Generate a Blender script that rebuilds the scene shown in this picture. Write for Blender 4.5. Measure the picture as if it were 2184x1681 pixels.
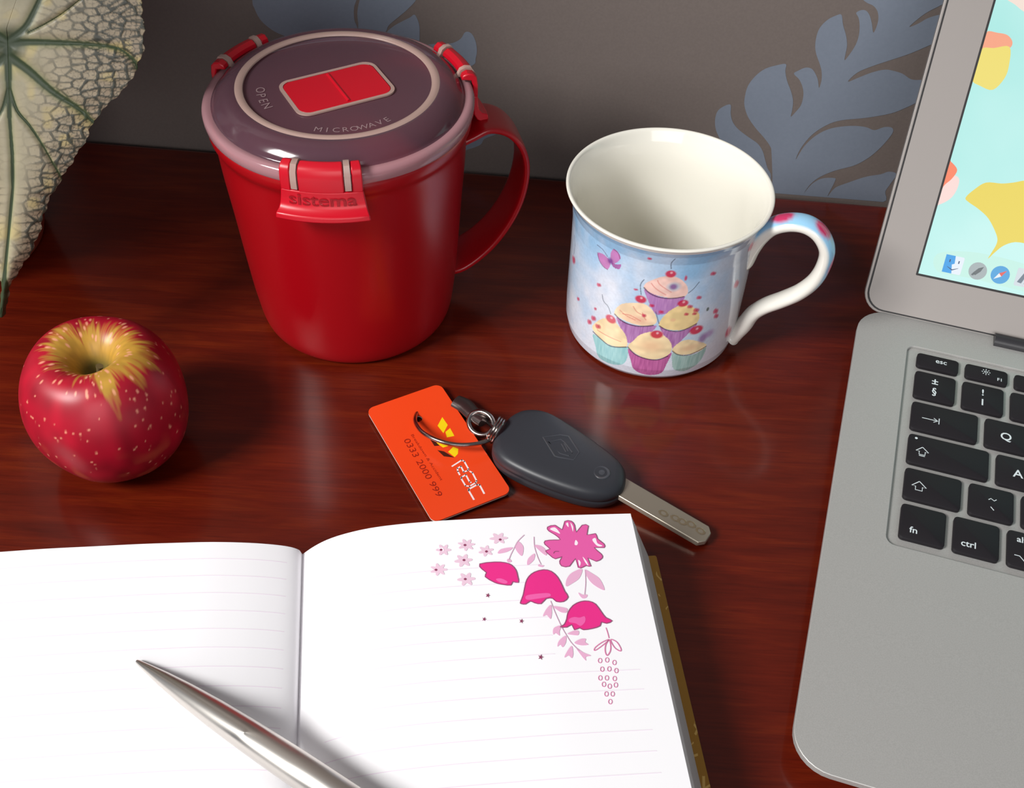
import bpy, bmesh, math, random
import numpy as np
from mathutils import Vector, Matrix
from mathutils.geometry import tessellate_polygon
random.seed(7); RNG = np.random.RandomState(11)
for o in list(bpy.data.objects): bpy.data.objects.remove(o)
SC = bpy.context.scene
W, H = 2184.0, 1681.0
S = 0.01                                   # all shapes are written in centimetres
# ------------------------------------------------------------------ camera
F, TH, RO, YA, CH = 2418.9, 0.8049, 0.0400, -0.0696, 34.351
fw = np.array([math.sin(YA)*math.cos(TH), math.cos(YA)*math.cos(TH), -math.sin(TH)])
r0 = np.array([math.cos(YA), -math.sin(YA), 0.0]); u0 = np.cross(r0, fw)
rt = r0*math.cos(RO)+u0*math.sin(RO); up = -r0*math.sin(RO)+u0*math.cos(RO)
CAM = np.array([0, 0, CH])
cd = bpy.data.cameras.new('camera'); cd.sensor_width = 36; cd.lens = F/W*36
cd.clip_start = 0.01; cd.clip_end = 50
co = bpy.data.objects.new('camera', cd); SC.collection.objects.link(co)
m = Matrix.Identity(4)
for i in range(3):
    m[i][0], m[i][1], m[i][2], m[i][3] = rt[i], up[i], -fw[i], CAM[i]*S
co.matrix_world = m; SC.camera = co
# ------------------------------------------------------------------ light
SC.view_settings.view_transform = 'Standard'; SC.view_settings.look = 'None'
SC.view_settings.exposure = 0.0; SC.view_settings.gamma = 1.0
SC.view_settings.use_curve_mapping = False
wd = bpy.data.worlds.new('World'); SC.world = wd; wd.use_nodes = True
wd.node_tree.nodes['Background'].inputs[0].default_value = (0.80, 0.86, 1.0, 1)
wd.node_tree.nodes['Background'].inputs[1].default_value = 0.17
def area(name, pos, tgt, sx, sy, power, col):
    l = bpy.data.lights.new(name, 'AREA'); l.shape = 'RECTANGLE'; l.size = sx; l.size_y = sy
    l.energy = power; l.color = col
    o = bpy.data.objects.new(name, l); SC.collection.objects.link(o)
    o.location = Vector(pos)*S
    d = Vector(tgt)-Vector(pos); o.rotation_euler = d.to_track_quat('-Z', 'Y').to_euler(); return o
area('window_light', (-126, -62, 136), (-4, 27, 2), 0.60, 0.60, 51, (1.0, 0.985, 0.96))
area('added_front_fill', (30, -190, 95), (0, 40, 5), 1.5, 1.2, 19, (1.0, 0.98, 0.97))  # added fill lamp behind the camera, brightens the shaded back wall; no real window

# ------------------------------------------------------------------ helpers
def sr(r, g, b):
    f = lambda c: (c/255/12.92) if c/255 <= 0.04045 else ((c/255+0.055)/1.055)**2.4
    return np.array([f(r), f(g), f(b)])
def ray(px, py): return fw*F + rt*(px-W/2) - up*(py-H/2)
def atz(px, py, z):
    d = ray(px, py); return CAM + d*(z-CAM[2])/d[2]
def aty(px, py, y):
    d = ray(px, py); return CAM + d*(y-CAM[1])/d[1]
def atpl(px, py, p0, n):
    d = ray(px, py); n = np.array(n, float); return CAM + d*(np.dot(np.array(p0)-CAM, n)/np.dot(d, n))
ORG = {}
def thing(name, loc, label, cat, group=None):
    o = bpy.data.objects.new(name, None); SC.collection.objects.link(o); o.empty_display_size = 0.01
    o.location = Vector([float(c) for c in loc])*S
    o['label'] = label; o['category'] = cat
    if group: o['group'] = group
    ORG[o.name] = np.array(loc, float); return o
def tag(o, label, cat, group=None):
    o['label'] = label; o['category'] = cat
    if group: o['group'] = group
    return o
def M(name, verts, faces, mat, parent=None, smooth=True, angle=35, origin=None, col=None, mats=None, midx=None):
    v = np.array(verts, float).reshape(-1, 3)
    if parent is not None: org = ORG[parent.name]
    else: org = np.array(origin if origin is not None else (0, 0, 0), float)
    me = bpy.data.meshes.new(name)
    if isinstance(faces, np.ndarray):
        k = faces.shape[1]; nf = len(faces)
        me.vertices.add(len(v)); me.vertices.foreach_set('co', ((v-org)*S).ravel())
        me.loops.add(nf*k); me.loops.foreach_set('vertex_index', faces.ravel().astype(np.int32))
        me.polygons.add(nf); me.polygons.foreach_set('loop_start', np.arange(0, nf*k, k, dtype=np.int32))
        me.polygons.foreach_set('loop_total', np.full(nf, k, dtype=np.int32)); me.update(calc_edges=True)
    else:
        me.from_pydata([tuple(a) for a in (v-org)*S], [], [tuple(int(i) for i in f) for f in faces]); me.update()
    for mm in (mats or [mat]): me.materials.append(mm)
    if midx is not None: me.polygons.foreach_set('material_index', np.array(midx, dtype=np.int32))
    if smooth:
        me.polygons.foreach_set('use_smooth', [True]*len(me.polygons))
        if angle: me.set_sharp_from_angle(angle=math.radians(angle))
    if col is not None:
        a = me.color_attributes.new('Col', 'FLOAT_COLOR', 'POINT')
        c = np.ones((len(v), 4)); c[:, :3] = col; a.data.foreach_set('color', c.ravel())
    o = bpy.data.objects.new(name, me); SC.collection.objects.link(o)
    if parent is not None: o.parent = parent; ORG[o.name] = org
    else: o.location = Vector([float(c) for c in org])*S; ORG[o.name] = org
    return o
def bev(o, w, seg=3, ang=35):
    b = o.modifiers.new('bevel', 'BEVEL'); b.width = w*S; b.segments = seg; b.limit_method = 'ANGLE'; b.angle_limit = math.radians(ang)
    return o
def merge(parts):
    V, Fc, off = [], [], 0
    for v, f in parts:
        v = np.array(v, float).reshape(-1, 3); V.append(v); Fc += [tuple(int(i)+off for i in q) for q in f]; off += len(v)
    return np.concatenate(V), Fc
def box(c, s):
    x, y, z = c; a, b, d = s[0]/2, s[1]/2, s[2]/2
    v = [(x+i*a, y+j*b, z+k*d) for k in (-1, 1) for j in (-1, 1) for i in (-1, 1)]
    return v, [(0, 2, 3, 1), (4, 5, 7, 6), (0, 1, 5, 4), (2, 6, 7, 3), (0, 4, 6, 2), (1, 3, 7, 5)]
def smoothc(pts, n=6, closed=True):
    P = np.array(pts, float); k = len(P); out = []
    for i in range(k if closed else k-1):
        if closed: a, b, c, d = P[i-1], P[i], P[(i+1) % k], P[(i+2) % k]
        else: a, b, c, d = P[max(i-1, 0)], P[i], P[i+1], P[min(i+2, k-1)]
        for j in range(n):
            t = j/n
            out.append(0.5*((2*b)+(c-a)*t+(2*a-5*b+4*c-d)*t*t+(3*b-a-3*c+d)*t**3))
    if not closed: out.append(P[-1])
    return np.array(out)
def lathe(prof, c, n=96, closed=False):
    P = np.array(prof, float); k = len(P); th = np.linspace(0, 2*math.pi, n, endpoint=False)
    v = np.array([[c[0]+r*math.cos(t), c[1]+r*math.sin(t), c[2]+z] for t in th for r, z in P])
    f = []
    for i in range(n):
        a, b = i*k, ((i+1) % n)*k
        for j in range(k if closed else k-1):
            j2 = (j+1) % k; f.append((a+j, b+j, b+j2, a+j2))
    return v, f
def tube(path, rad, n=14, closed=False, sec=None, binormal=None, cap=True):
    P = np.array(path, float); k = len(P)
    if np.isscalar(rad): rad = [rad]*k
    T = (np.roll(P, -1, 0)-np.roll(P, 1, 0)) if closed else np.gradient(P, axis=0)
    T /= np.linalg.norm(T, axis=1)[:, None]
    V = []; N = None
    for i in range(k):
        if binormal is not None:
            B = np.array(binormal, float); N = np.cross(B, T[i]); N /= np.linalg.norm(N)
        else:
            if N is None:
                a = np.array([0, 0, 1.0]) if abs(T[i][2]) < .9 else np.array([1.0, 0, 0]); N = np.cross(a, T[i])
            N = N-T[i]*np.dot(N, T[i]); N /= np.linalg.norm(N); B = np.cross(T[i], N)
        for j in range(n):
            a = 2*math.pi*j/n; s = sec(i/(k-1), a) if sec else (math.cos(a), math.sin(a))
            V.append(P[i]+rad[i]*(s[0]*N+s[1]*B))
    f = []
    for i in range(k if closed else k-1):
        a, b = i*n, ((i+1) % k)*n
        for j in range(n): j2 = (j+1) % n; f.append((a+j, a+j2, b+j2, b+j))
    if cap and not closed: f += [tuple(range(n))[::-1], tuple(range((k-1)*n, k*n))]
    return np.array(V), f
def rrect(x0, y0, x1, y1, r, seg=5):
    out = []
    for cx, cy, a0 in ((x1-r, y1-r, 0), (x0+r, y1-r, 90), (x0+r, y0+r, 180), (x1-r, y0+r, 270)):
        for i in range(seg+1):
            a = math.radians(a0+90*i/seg); out.append((cx+r*math.cos(a), cy+r*math.sin(a)))
    return out
def tess(*loops):
    idx = tessellate_polygon([[Vector((float(p[0]), float(p[1]), 0)) for p in l] for l in loops])
    pts = np.array([p[:2] for l in loops for p in l], float); f = []
    for t in idx:
        a, b, c = (pts[i] for i in t); ar = (b[0]-a[0])*(c[1]-a[1])-(b[1]-a[1])*(c[0]-a[0])
        if abs(ar) < 1e-10: continue
        f.append(tuple(t) if ar > 0 else (t[0], t[2], t[1]))
    return pts, f
def split(pts, faces, n):
    pts = [tuple(p) for p in pts]
    for _ in range(n):
        e = {}; nf = []
        def mid(a, b):
            k = (min(a, b), max(a, b))
            if k not in e: e[k] = len(pts); pts.append(((pts[a][0]+pts[b][0])/2, (pts[a][1]+pts[b][1])/2))
            return e[k]
        for a, b, c in faces:
            x, y, z = mid(a, b), mid(b, c), mid(c, a); nf += [(a, x, z), (x, b, y), (z, y, c), (x, y, z)]
        faces = nf
    return np.array(pts), faces
def extr(loop, h, fn, holes=(), z0=0.0):
    # slab from a 2-D outline mapped by fn(x, y, w)
    loops = [list(loop)]+[list(h_) for h_ in holes]
    pts, tf = tess(*loops); n = len(pts)
    V = [fn(p[0], p[1], z0+h) for p in pts]+[fn(p[0], p[1], z0) for p in pts]
    f = list(tf)+[(a+n, c+n, b+n) for a, b, c in tf]; o = 0
    for l in loops:
        k = len(l)
        for i in range(k): j = (i+1) % k; f.append((o+i, o+i+n, o+j+n, o+j))
        o += k
    return V, f
def ribbon(pts, w, closed=False):
    P = np.array(pts, float); T = (np.roll(P, -1, 0)-np.roll(P, 1, 0)) if closed else np.gradient(P, axis=0)
    T /= (np.linalg.norm(T, axis=1)[:, None]+1e-9); N = np.stack([-T[:, 1], T[:, 0]], 1)
    L, R = P+N*w/2, P-N*w/2; k = len(P); v = np.concatenate([L, R]); f = []
    for i in range(k if closed else k-1):
        j = (i+1) % k
        f += [(i, i+k, j+k), (i, j+k, j)]
    return v, f
_tc = {}
def text2d(s, size=1.0, align='LEFT', bold=0.0):
    key = (s, align, bold)
    if key not in _tc:
        c = bpy.data.curves.new('t', 'FONT'); c.body = s; c.size = 1; c.align_x = align; c.offset = bold; c.resolution_u = 3
        o = bpy.data.objects.new('t', c); me = bpy.data.meshes.new_from_object(o)
        _tc[key] = (np.array([v.co[:2] for v in me.vertices]), [tuple(p.vertices) for p in me.polygons])
        bpy.data.objects.remove(o); bpy.data.curves.remove(c); bpy.data.meshes.remove(me)
    v, f = _tc[key]; return v*size, f
# numpy noise / painting on vertices
def vnoise(x, y, seed=0):
    r = np.random.RandomState(seed).rand(256, 256); xi = np.floor(x).astype(int); yi = np.floor(y).astype(int)
    fx, fy = x-xi, y-yi; fx = fx*fx*(3-2*fx); fy = fy*fy*(3-2*fy)
    g = lambda a, b: r[a % 256, b % 256]
    return (g(xi, yi)*(1-fx)+g(xi+1, yi)*fx)*(1-fy)+(g(xi, yi+1)*(1-fx)+g(xi+1, yi+1)*fx)*fy
def inpoly(X, Y, P):
    P = np.array(P, float); ins = np.zeros(X.shape, bool)
    bb = (X >= P[:, 0].min()) & (X <= P[:, 0].max()) & (Y >= P[:, 1].min()) & (Y <= P[:, 1].max())
    x, y = X[bb], Y[bb]; r = np.zeros(x.shape, bool)
    for i in range(len(P)):
        a, b = P[i-1], P[i]
        if a[1] == b[1]: continue
        c = ((a[1] > y) != (b[1] > y)) & (x < (b[0]-a[0])*(y-a[1])/(b[1]-a[1])+a[0]); r ^= c
    ins[bb] = r; return ins
def segdist(X, Y, P):
    d = np.full(X.shape, 1e9)
    for a, b in zip(P[:-1], P[1:]):
        a = np.array(a, float); b = np.array(b, float); ab = b-a; L = ab@ab+1e-12
        t = np.clip(((X-a[0])*ab[0]+(Y-a[1])*ab[1])/L, 0, 1)
        d = np.minimum(d, np.hypot(X-a[0]-t*ab[0], Y-a[1]-t*ab[1]))
    return d
# materials
def mat(name, col=(.5, .5, .5), rough=.5, metal=0.0, **kw):
    mt = bpy.data.materials.new(name); mt.use_nodes = True; b = mt.node_tree.nodes['Principled BSDF']
    b.inputs['Base Color'].default_value = (*[float(c) for c in col], 1); b.inputs['Roughness'].default_value = rough; b.inputs['Metallic'].default_value = metal
    for k, v in kw.items():
        b.inputs[k.replace('_', ' ')].default_value = v
    return mt
def nd(mt, t, **kw):
    n = mt.node_tree.nodes.new(t)
    for k, v in kw.items(): setattr(n, k, v)
    return n
def bs(mt): return mt.node_tree.nodes['Principled BSDF']
def link(mt, a, b): mt.node_tree.links.new(a, b)
def coords(mt, scale=(1, 1, 1), rot=(0, 0, 0)):
    g = nd(mt, 'ShaderNodeNewGeometry'); mp = nd(mt, 'ShaderNodeMapping'); mp.inputs['Scale'].default_value = scale; mp.inputs['Rotation'].default_value = rot
    link(mt, g.outputs['Position'], mp.inputs['Vector']); return mp.outputs['Vector']
def noise(mt, vec, scale, detail=4, rough=.5, dist=0.0):
    n = nd(mt, 'ShaderNodeTexNoise'); n.inputs['Scale'].default_value = scale; n.inputs['Detail'].default_value = detail
    n.inputs['Roughness'].default_value = rough; n.inputs['Distortion'].default_value = dist; link(mt, vec, n.inputs['Vector']); return n.outputs['Fac']
def ramp(mt, fac, stops):
    r = nd(mt, 'ShaderNodeValToRGB'); e = r.color_ramp.elements
    while len(e) < len(stops): e.new(0.5)
    for i, (p, c) in enumerate(stops): e[i].position = p; e[i].color = (*[float(q) for q in c], 1)
    link(mt, fac, r.inputs['Fac']); return r.outputs['Color']
def bump(mt, h, strength, dist=0.001):
    b = nd(mt, 'ShaderNodeBump'); b.inputs['Strength'].default_value = strength; b.inputs['Distance'].default_value = dist
    link(mt, h, b.inputs['Height']); link(mt, b.outputs['Normal'], bs(mt).inputs['Normal'])
def vcol(name, rough=.4, **kw):
    mt = mat(name, rough=rough, **kw); a = nd(mt, 'ShaderNodeVertexColor'); a.layer_name = 'Col'
    link(mt, a.outputs['Color'], bs(mt).inputs['Base Color']); return mt
def emis(name, col, st=1.0):
    mt = mat(name, (0.01, 0.01, 0.01), .35); b = bs(mt); b.inputs['Emission Color'].default_value = (*[float(c) for c in col], 1); b.inputs['Emission Strength'].default_value = st; return mt

# ================================================================== setting
YW = 48.81
WALLC = sr(112, 102, 97); MOTIF = sr(122, 131, 145)
m_wall = mat('wallpaper_taupe', WALLC, .6)
nz = noise(m_wall, coords(m_wall), 900, 2); link(m_wall, ramp(m_wall, nz, [(0.2, WALLC*.93), (0.8, WALLC*1.06)]), bs(m_wall).inputs['Base Color'])
bump(m_wall, nz, .08, .0003)
m_motif = mat('wallpaper_motif_satin', MOTIF, .45)
nz = noise(m_motif, coords(m_motif), 700, 3); link(m_motif, ramp(m_motif, nz, [(0.25, MOTIF*.96), (0.75, MOTIF*1.03)]), bs(m_motif).inputs['Base Color'])
v, f = box((0, YW+6, 60), (340, 12, 270)); wall = M('wall_back', v, f, m_wall, smooth=False, origin=(0, YW, -75)); wall['kind'] = 'structure'
def c1(x, y): return 1480+x/3.8212, y/3.8212
def c2(x, y): return 500+x/3.5226, y/3.5226
mot_r = [[(220,1150),(180,1060),(172,980),(190,910),(235,870),(298,852),(300,930),(320,1000),(370,1060),(450,1120),(520,1170),(560,1230),(580,1300),(600,1370),(628,1430),(600,1520),(450,1480),(300,1320)],
 [(640,1440),(632,1240),(620,1190),(570,1120),(500,1040),(440,950),(412,860),(415,790),(440,700),(500,620),(580,560),(680,530),(750,522),(745,580),(760,660),(790,740),(808,820),(800,900),(790,950),(830,910),(870,860),(890,790),(888,720),(860,650),(815,600),(850,575),(910,550),(960,560),(990,600),(1010,650),(1020,715),(1040,650),(1040,580),(1025,520),(1000,450),(988,380),(1000,290),(1030,220),(1090,160),(1160,125),(1203,120),(1215,200),(1240,290),(1248,370),(1235,440),(1228,490),(1270,440),(1320,360),(1345,280),(1350,200),(1340,140),(1322,105),(1360,82),(1400,85),(1430,120),(1450,190),(1462,265),(1490,210),(1503,150),(1495,90),(1460,45),(1400,15),(1330,-60),(1300,-200),(1400,-420),(1650,-560),(1950,-520),(2200,-300),(2260,-40),(2100,0),(1987,55),(1900,100),(1830,150),(1755,218),(1830,190),(1900,150),(1987,122),(2090,110),(2200,160),(2090,270),(1990,335),(1870,390),(1750,440),(1600,490),(1450,540),(1330,592),(1255,665),(1350,628),(1450,590),(1550,567),(1620,575),(1700,600),(1770,645),(1850,650),(1960,640),(1900,760),(1820,830),(1720,880),(1600,925),(1400,960),(1200,980),(1080,1020),(960,1100),(870,1210),(830,1300),(900,1190),(1000,1100),(1120,1045),(1280,1025),(1400,1035),(1470,1060),(1550,1035),(1612,1040),(1620,1080),(1560,1160),(1480,1240),(1400,1300),(1300,1350),(1150,1390),(1030,1440),(950,1500),(900,1570),(960,1500),(1040,1455),(1140,1450),(1150,1475),(1088,1600),(1150,1530),(1250,1490),(1400,1440),(1520,1420),(1590,1398),(1650,1420),(1600,1500),(1560,1560),(1540,1650),(1200,1660),(800,1640),(650,1590)]]
mot_l = [[(190,-420),(140,-250),(135,0),(150,60),(190,140),(250,200),(330,250),(450,290),(650,330),(900,320),(925,220),(902,150),(899,60),(925,-20),(960,-120),(900,-300),(600,-480),(350,-500)],
 [(948,-20),(925,80),(930,170),(950,235),(1120,245),(1160,190),(1230,130),(1300,70),(1370,-10),(1400,-120),(1300,-220),(1100,-200),(1000,-120)],
 [(1140,255),(1190,200),(1260,160),(1320,130),(1355,110),(1385,170),(1392,240),(1380,330),(1300,370),(1150,360)],
 [(1440,345),(1560,330),(1640,322),(1700,290),(1735,240),(1780,250),(1812,310),(1822,380),(1812,440),(1790,490),(1600,560),(1450,480)],
 [(1500,1180),(1560,1080),(1660,1030),(1760,1005),(1850,982),(2010,975),(1960,1010),(1880,1042),(1850,1085),(1790,1112),(1735,1130),(1600,1200)]]
lines_l = [[(320,-30),(420,-8),(520,5),(620,42)]]
PV, PF, off = [], [], 0
base2 = []
for fn, ms in ((c1, mot_r), (c2, mot_l)):
    for poly in ms:
        q = [aty(*fn(*p), YW)[[0, 2]] for p in poly]; base2.append(smoothc(q, 4))
def cutz(poly, z0=0.02): return [(x, max(z, z0)) for x, z in poly]
for dx, dz, mir in ((0, 0, 1), (0, 0, 1)):
    pass
for dx, dz in ((0, 0), (-52, 8), (52, 8), (0, 62), (-52, 70), (52, 70)):
    for q in base2:
        q2 = cutz(q+np.array([dx, dz])); pts, tf = tess(q2)
        PV.append(np.array([[p[0], YW-0.012, p[1]] for p in pts])); PF += [(a+off, b+off, c+off) for a, b, c in tf]; off += len(pts)
mo = M('wallpaper_motif', np.concatenate(PV), PF, m_motif, wall, smooth=False); mo['label'] = 'blue-grey leaf scrolls printed on the taupe wallpaper'
v, f = box((0, 0, -76), (500, 500, 2)); m_floor = mat('floor_carpet', sr(120, 105, 90), .9)
nz = noise(m_floor, coords(m_floor), 400, 4); link(m_floor, ramp(m_floor, nz, [(0.3, sr(100, 88, 75)), (0.7, sr(140, 124, 108))]), bs(m_floor).inputs['Base Color'])
fl = M('floor', v, f, m_floor, smooth=False, origin=(0, 0, -77)); fl['kind'] = 'structure'

# ================================================================== table
table = thing('table', (0, 18, -75), 'glossy red-brown mahogany table top under all the objects', 'table')
m_wood = mat('mahogany', (.2, .03, .01), .22, 0, Coat_Weight=0.42, Coat_Roughness=0.13, Specular_IOR_Level=0.25)
vec = coords(m_wood, (1.0, 1.0, 1.0), (0, 0, math.radians(-3)))
mp = nd(m_wood, 'ShaderNodeMapping'); mp.inputs['Scale'].default_value = (6, 60, 6); link(m_wood, vec, mp.inputs['Vector'])
n1 = noise(m_wood, mp.outputs['Vector'], 3.0, 6, .6, .6)
mp2 = nd(m_wood, 'ShaderNodeMapping'); mp2.inputs['Scale'].default_value = (18, 420, 18); link(m_wood, vec, mp2.inputs['Vector'])
n2 = noise(m_wood, mp2.outputs['Vector'], 3.0, 3, .6, .2)
big = noise(m_wood, vec, 5.0, 2)
c_1 = ramp(m_wood, n1, [(0.2, sr(74, 15, 5)), (0.5, sr(92, 22, 7)), (0.8, sr(112, 36, 9))])
c_2 = ramp(m_wood, n2, [(0.3, (.72, .68, .66)), (0.6, (1.05, 1.05, 1.05))])
mx = nd(m_wood, 'ShaderNodeMix', data_type='RGBA', blend_type='MULTIPLY'); mx.inputs['Factor'].default_value = .8
link(m_wood, c_1, mx.inputs['A']); link(m_wood, c_2, mx.inputs['B']); link(m_wood, mx.outputs['Result'], bs(m_wood).inputs['Base Color'])
link(m_wood, ramp(m_wood, big, [(0.3, (.26,)*3), (0.7, (.38,)*3)]), bs(m_wood).inputs['Roughness'])
v, f = box((0, 18.3, -1.5), (150, 60.6, 3.0)); bev(M('table_top', v, f, m_wood, table, smooth=False), .3)
for sx in (-70, 70):
    for yy in (-8, 44):
        v, f = lathe([(0, -75), (1.6, -75), (2.0, -60), (2.6, -30), (3.2, -12), (3.2, -3.0), (0, -3.0)], (sx, yy, 0), 24); M('leg', v, f, m_wood, table)

# ================================================================== laptop
LX, LY, LROT, TILT, ZK = 14.548, 36.0, -0.209, 0.02, 1.55
EL, HV, BZ, LID = -2.584, 2.004, 1.92, 1.0154
PU, GAP, FH, KH = 1.905, .278, .822, 1.538
U = np.array([math.cos(LROT), math.sin(LROT), 0])
VD = np.array([math.sin(LROT), -math.cos(LROT), 0])*math.cos(TILT)+np.array([0, 0, -math.sin(TILT)])
WN = np.cross(VD, U); WN = WN if WN[2] > 0 else -WN
LO = np.array([LX, LY, ZK])
def L(u, v_, w): return LO+U*u+VD*v_+WN*w
m_alu = mat('brushed_aluminium', sr(205, 204, 201), .5, .4)
nz = noise(m_alu, coords(m_alu), 2500, 2); link(m_alu, ramp(m_alu, nz, [(0.3, sr(178, 177, 174)), (0.7, sr(188, 187, 184))]), bs(m_alu).inputs['Base Color']); bump(m_alu, nz, .05, .0001)
m_alul = mat('lid_aluminium', sr(146, 140, 136), .45, .35)
m_key = mat('black_key', sr(30, 27, 31), .55, 0, Specular_IOR_Level=.25)
m_leg = mat('key_print_white', sr(215, 225, 228), .5)
m_blk = mat('black_rubber', sr(22, 20, 22), .5)
laptop = thing('laptop', (LX+13, LY-9, 0), 'open silver laptop with black keys at the right edge of the table', 'laptop')
U1 = EL+32.5; V0 = -HV-.15; V1 = 19.9
WX0, WX1, WY0, WY1 = -.42, 27.0+.42, -.38, FH+GAP+4*(KH+GAP)+KH+.1+.38
out = rrect(EL, V0, U1, V1, 1.35, 8); well = rrect(WX0, WY0, WX1, WY1, .35, 5)
hin = rrect(3.05-.0, V0-.01, U1-3.05, V0+.62, .04, 2)
# hull: top deck with the sunken keyboard well, rim and wedge-shaped belly
pts, tf = tess(out, well); n = len(out); nw = len(well)
V = [L(p[0], p[1], 0) for p in pts]; Fc = [(a, b, c) for a, b, c in tf]
def zbot(u, v_):   # belly height above the table: thin at the front
    return 0.12+0.30*max(0, (v_-8)/12)
rim = [L(p[0], p[1], -.28) for p in out]; o1 = len(V); V += rim
inn = rrect(EL+.9, V0+.9, U1-.9, V1-1.6, 1.2, 8)
bel = []
for p in inn:
    q = L(p[0], p[1], 0); q = q.copy(); q[2] = zbot(*p); bel.append(q)
o2 = len(V); V += bel
for i in range(n):
    j = (i+1) % n; Fc += [(i, j, o1+j, o1+i)[::-1], (o1+i, o1+j, o2+j, o2+i)[::-1]]
Fc.append(tuple(range(o2, o2+n)))
o3 = len(V); V += [L(p[0], p[1], -.13) for p in well]
for i in range(nw):
    j = (i+1) % nw; Fc.append((n+i, n+j, o3+j, o3+i))
Fc.append(tuple(range(o3, o3+nw))[::-1])
base = M('base', V, Fc, m_alu, laptop, angle=30); bev(base, .05, 2, 40)
for uu, vv in ((EL+2.5, 1), (U1-2.5, 1), (EL+2.5, 16.5), (U1-2.5, 16.5)):
    q = L(uu, vv, 0); zb = zbot(uu, vv)+.08; v, f = lathe([(0, 0), (.55, 0), (.6, .05), (.6, zb), (0, zb)], (q[0], q[1], 0), 20); M('rubber_foot', v, f, m_blk, laptop)
v, f = lathe([(0, 0), (0, 0)], (0, 0, 0), 3)
# hinge: long dark cylinder in the gap
hp = [L(u, V0+.33, .02) for u in np.linspace(3.05, U1-3.05, 3)]
v, f = tube(hp, .33, 16); M('hinge', v, f, mat('hinge_black', sr(48, 47, 50), .35), laptop)
# keys
def keymesh(w, h, t=.11, r=.16):
    lo = rrect(0, 0, w, h, r, 4); l2 = rrect(.045, .045, w-.045, h-.045, r-.03, 4); k = len(lo)
    P = [(x, y, -.11) for x, y in lo]+[(x, y, t-.035-.05) for x, y in lo]+[(x, y, t-.05) for x, y in l2]
    f = []
    for a in (0, k):
        for i in range(k): j = (i+1) % k; f.append((a+i, a+i+k, a+j+k, a+j))
    f.append(tuple(range(2*k, 3*k))[::-1]); f.append(tuple(range(k)))
    return P, f
def legend(parent, items, u, v_, w, h):
    # items: (kind, data, x, y, size) with x, y measured from the key's upper left in cm
    parts = []
    for kind, data, x, y, s in items:
        if kind == 't':
            tv, tf_ = text2d(data, s, 'CENTER', .012); parts.append(([L(u+x+p[0], v_+y-p[1], .065) for p in tv], tf_))
        elif kind == 'r':
            for st in data:
                rv, rf = ribbon([(x+a*s, y+b*s) for a, b in st], .035); parts.append(([L(u+p[0], v_+p[1], .065) for p in rv], rf))
        elif kind == 'd':
            pv = [(x+s*math.cos(a), y+s*math.sin(a)) for a in np.linspace(0, 2*math.pi, 12, endpoint=False)]; parts.append(([L(u+p[0], v_+p[1], .065) for p in pv], [tuple(range(12))]))
    vv, ff = merge(parts); M('legend', vv, ff, m_leg, parent, smooth=False)
def key(u, v_, w, h, items=None):
    P, f = keymesh(w, h); k = M('key', [L(u+p[0], v_+p[1], p[2]) for p in P], f, m_key, laptop, angle=50)
    if items: legend(k, items, u, v_, w, h)
sun = [[(-.1, 0), (0, -.1), (.1, 0), (0, .1), (-.1, 0)]]+[[(.17*math.cos(a), .17*math.sin(a)), (.25*math.cos(a), .25*math.sin(a))] for a in np.linspace(0, 2*math.pi, 8, endpoint=False)]
house = [[(0, -.28), (.3, .02), (.14, .02), (.14, .22), (-.14, .22), (-.14, .02), (-.3, .02), (0, -.28)]]
caps = house+[[(-.14, .3), (.14, .3)]]
tabs = [[(-.45, 0), (.3, 0)], [(.12, -.14), (.32, 0), (.12, .14)], [(.38, -.2), (.38, .2)]]
opt = [[(-.35, -.14), (-.12, -.14), (.12, .14), (.35, .14)], [(.1, -.14), (.35, -.14)]]
til = [[(-.12, .03), (-.05, -.04), (.05, .03), (.12, -.04)]]; grave = [[(-.05, -.06), (.05, .06)]]
g = GAP; fp = 14.5*PU/14
for i in range(14):
    it = {0: [('t', 'esc', .98, .42, .36)], 1: [('r', sun, .82, .30, .7), ('t', 'F1', 1.38, .66, .24)]}.get(i)
    key(i*fp, 0, fp-g, FH, it)
vv0 = FH+g
for i in range(13):
    it = {0: [('t', '±', .8, .62, .5), ('t', '§', .8, 1.18, .5)], 1: [('t', '!', .8, .62, .5), ('t', '1', .8, 1.18, .5)]}.get(i)
    key(i*PU, vv0, PU-g, KH, it)
key(13*PU, vv0, 1.5*PU-g, KH); vv0 += KH+g
key(0, vv0, 1.5*PU-g, KH, [('r', tabs, .78, .85, .8)])
for i in range(12): key((1.5+i)*PU, vv0, PU-g, KH, [('t', 'Q', .8, 1.0, .55)] if i == 0 else None)
key(13.5*PU, vv0, PU-g, 2*KH+g); vv0 += KH+g
key(0, vv0, 1.75*PU-g, KH, [('d', 0, .28, .22, .055), ('r', caps, .55, .85, .8)])
for i in range(11): key((1.75+i)*PU, vv0, PU-g, KH, [('t', 'A', .8, 1.0, .55)] if i == 0 else None)
key(12.75*PU, vv0, .75*PU-g, KH); vv0 += KH+g
key(0, vv0, 1.25*PU-g, KH, [('r', house, .55, .85, .9)])
for i in range(11): key((1.25+i)*PU, vv0, PU-g, KH, [('r', til, .85, .62, 1.2), ('r', grave, .85, 1.05, 1.2)] if i == 0 else None)
key(12.25*PU, vv0, 2.25*PU-g, KH); vv0 += KH+g
x = 0
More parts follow.
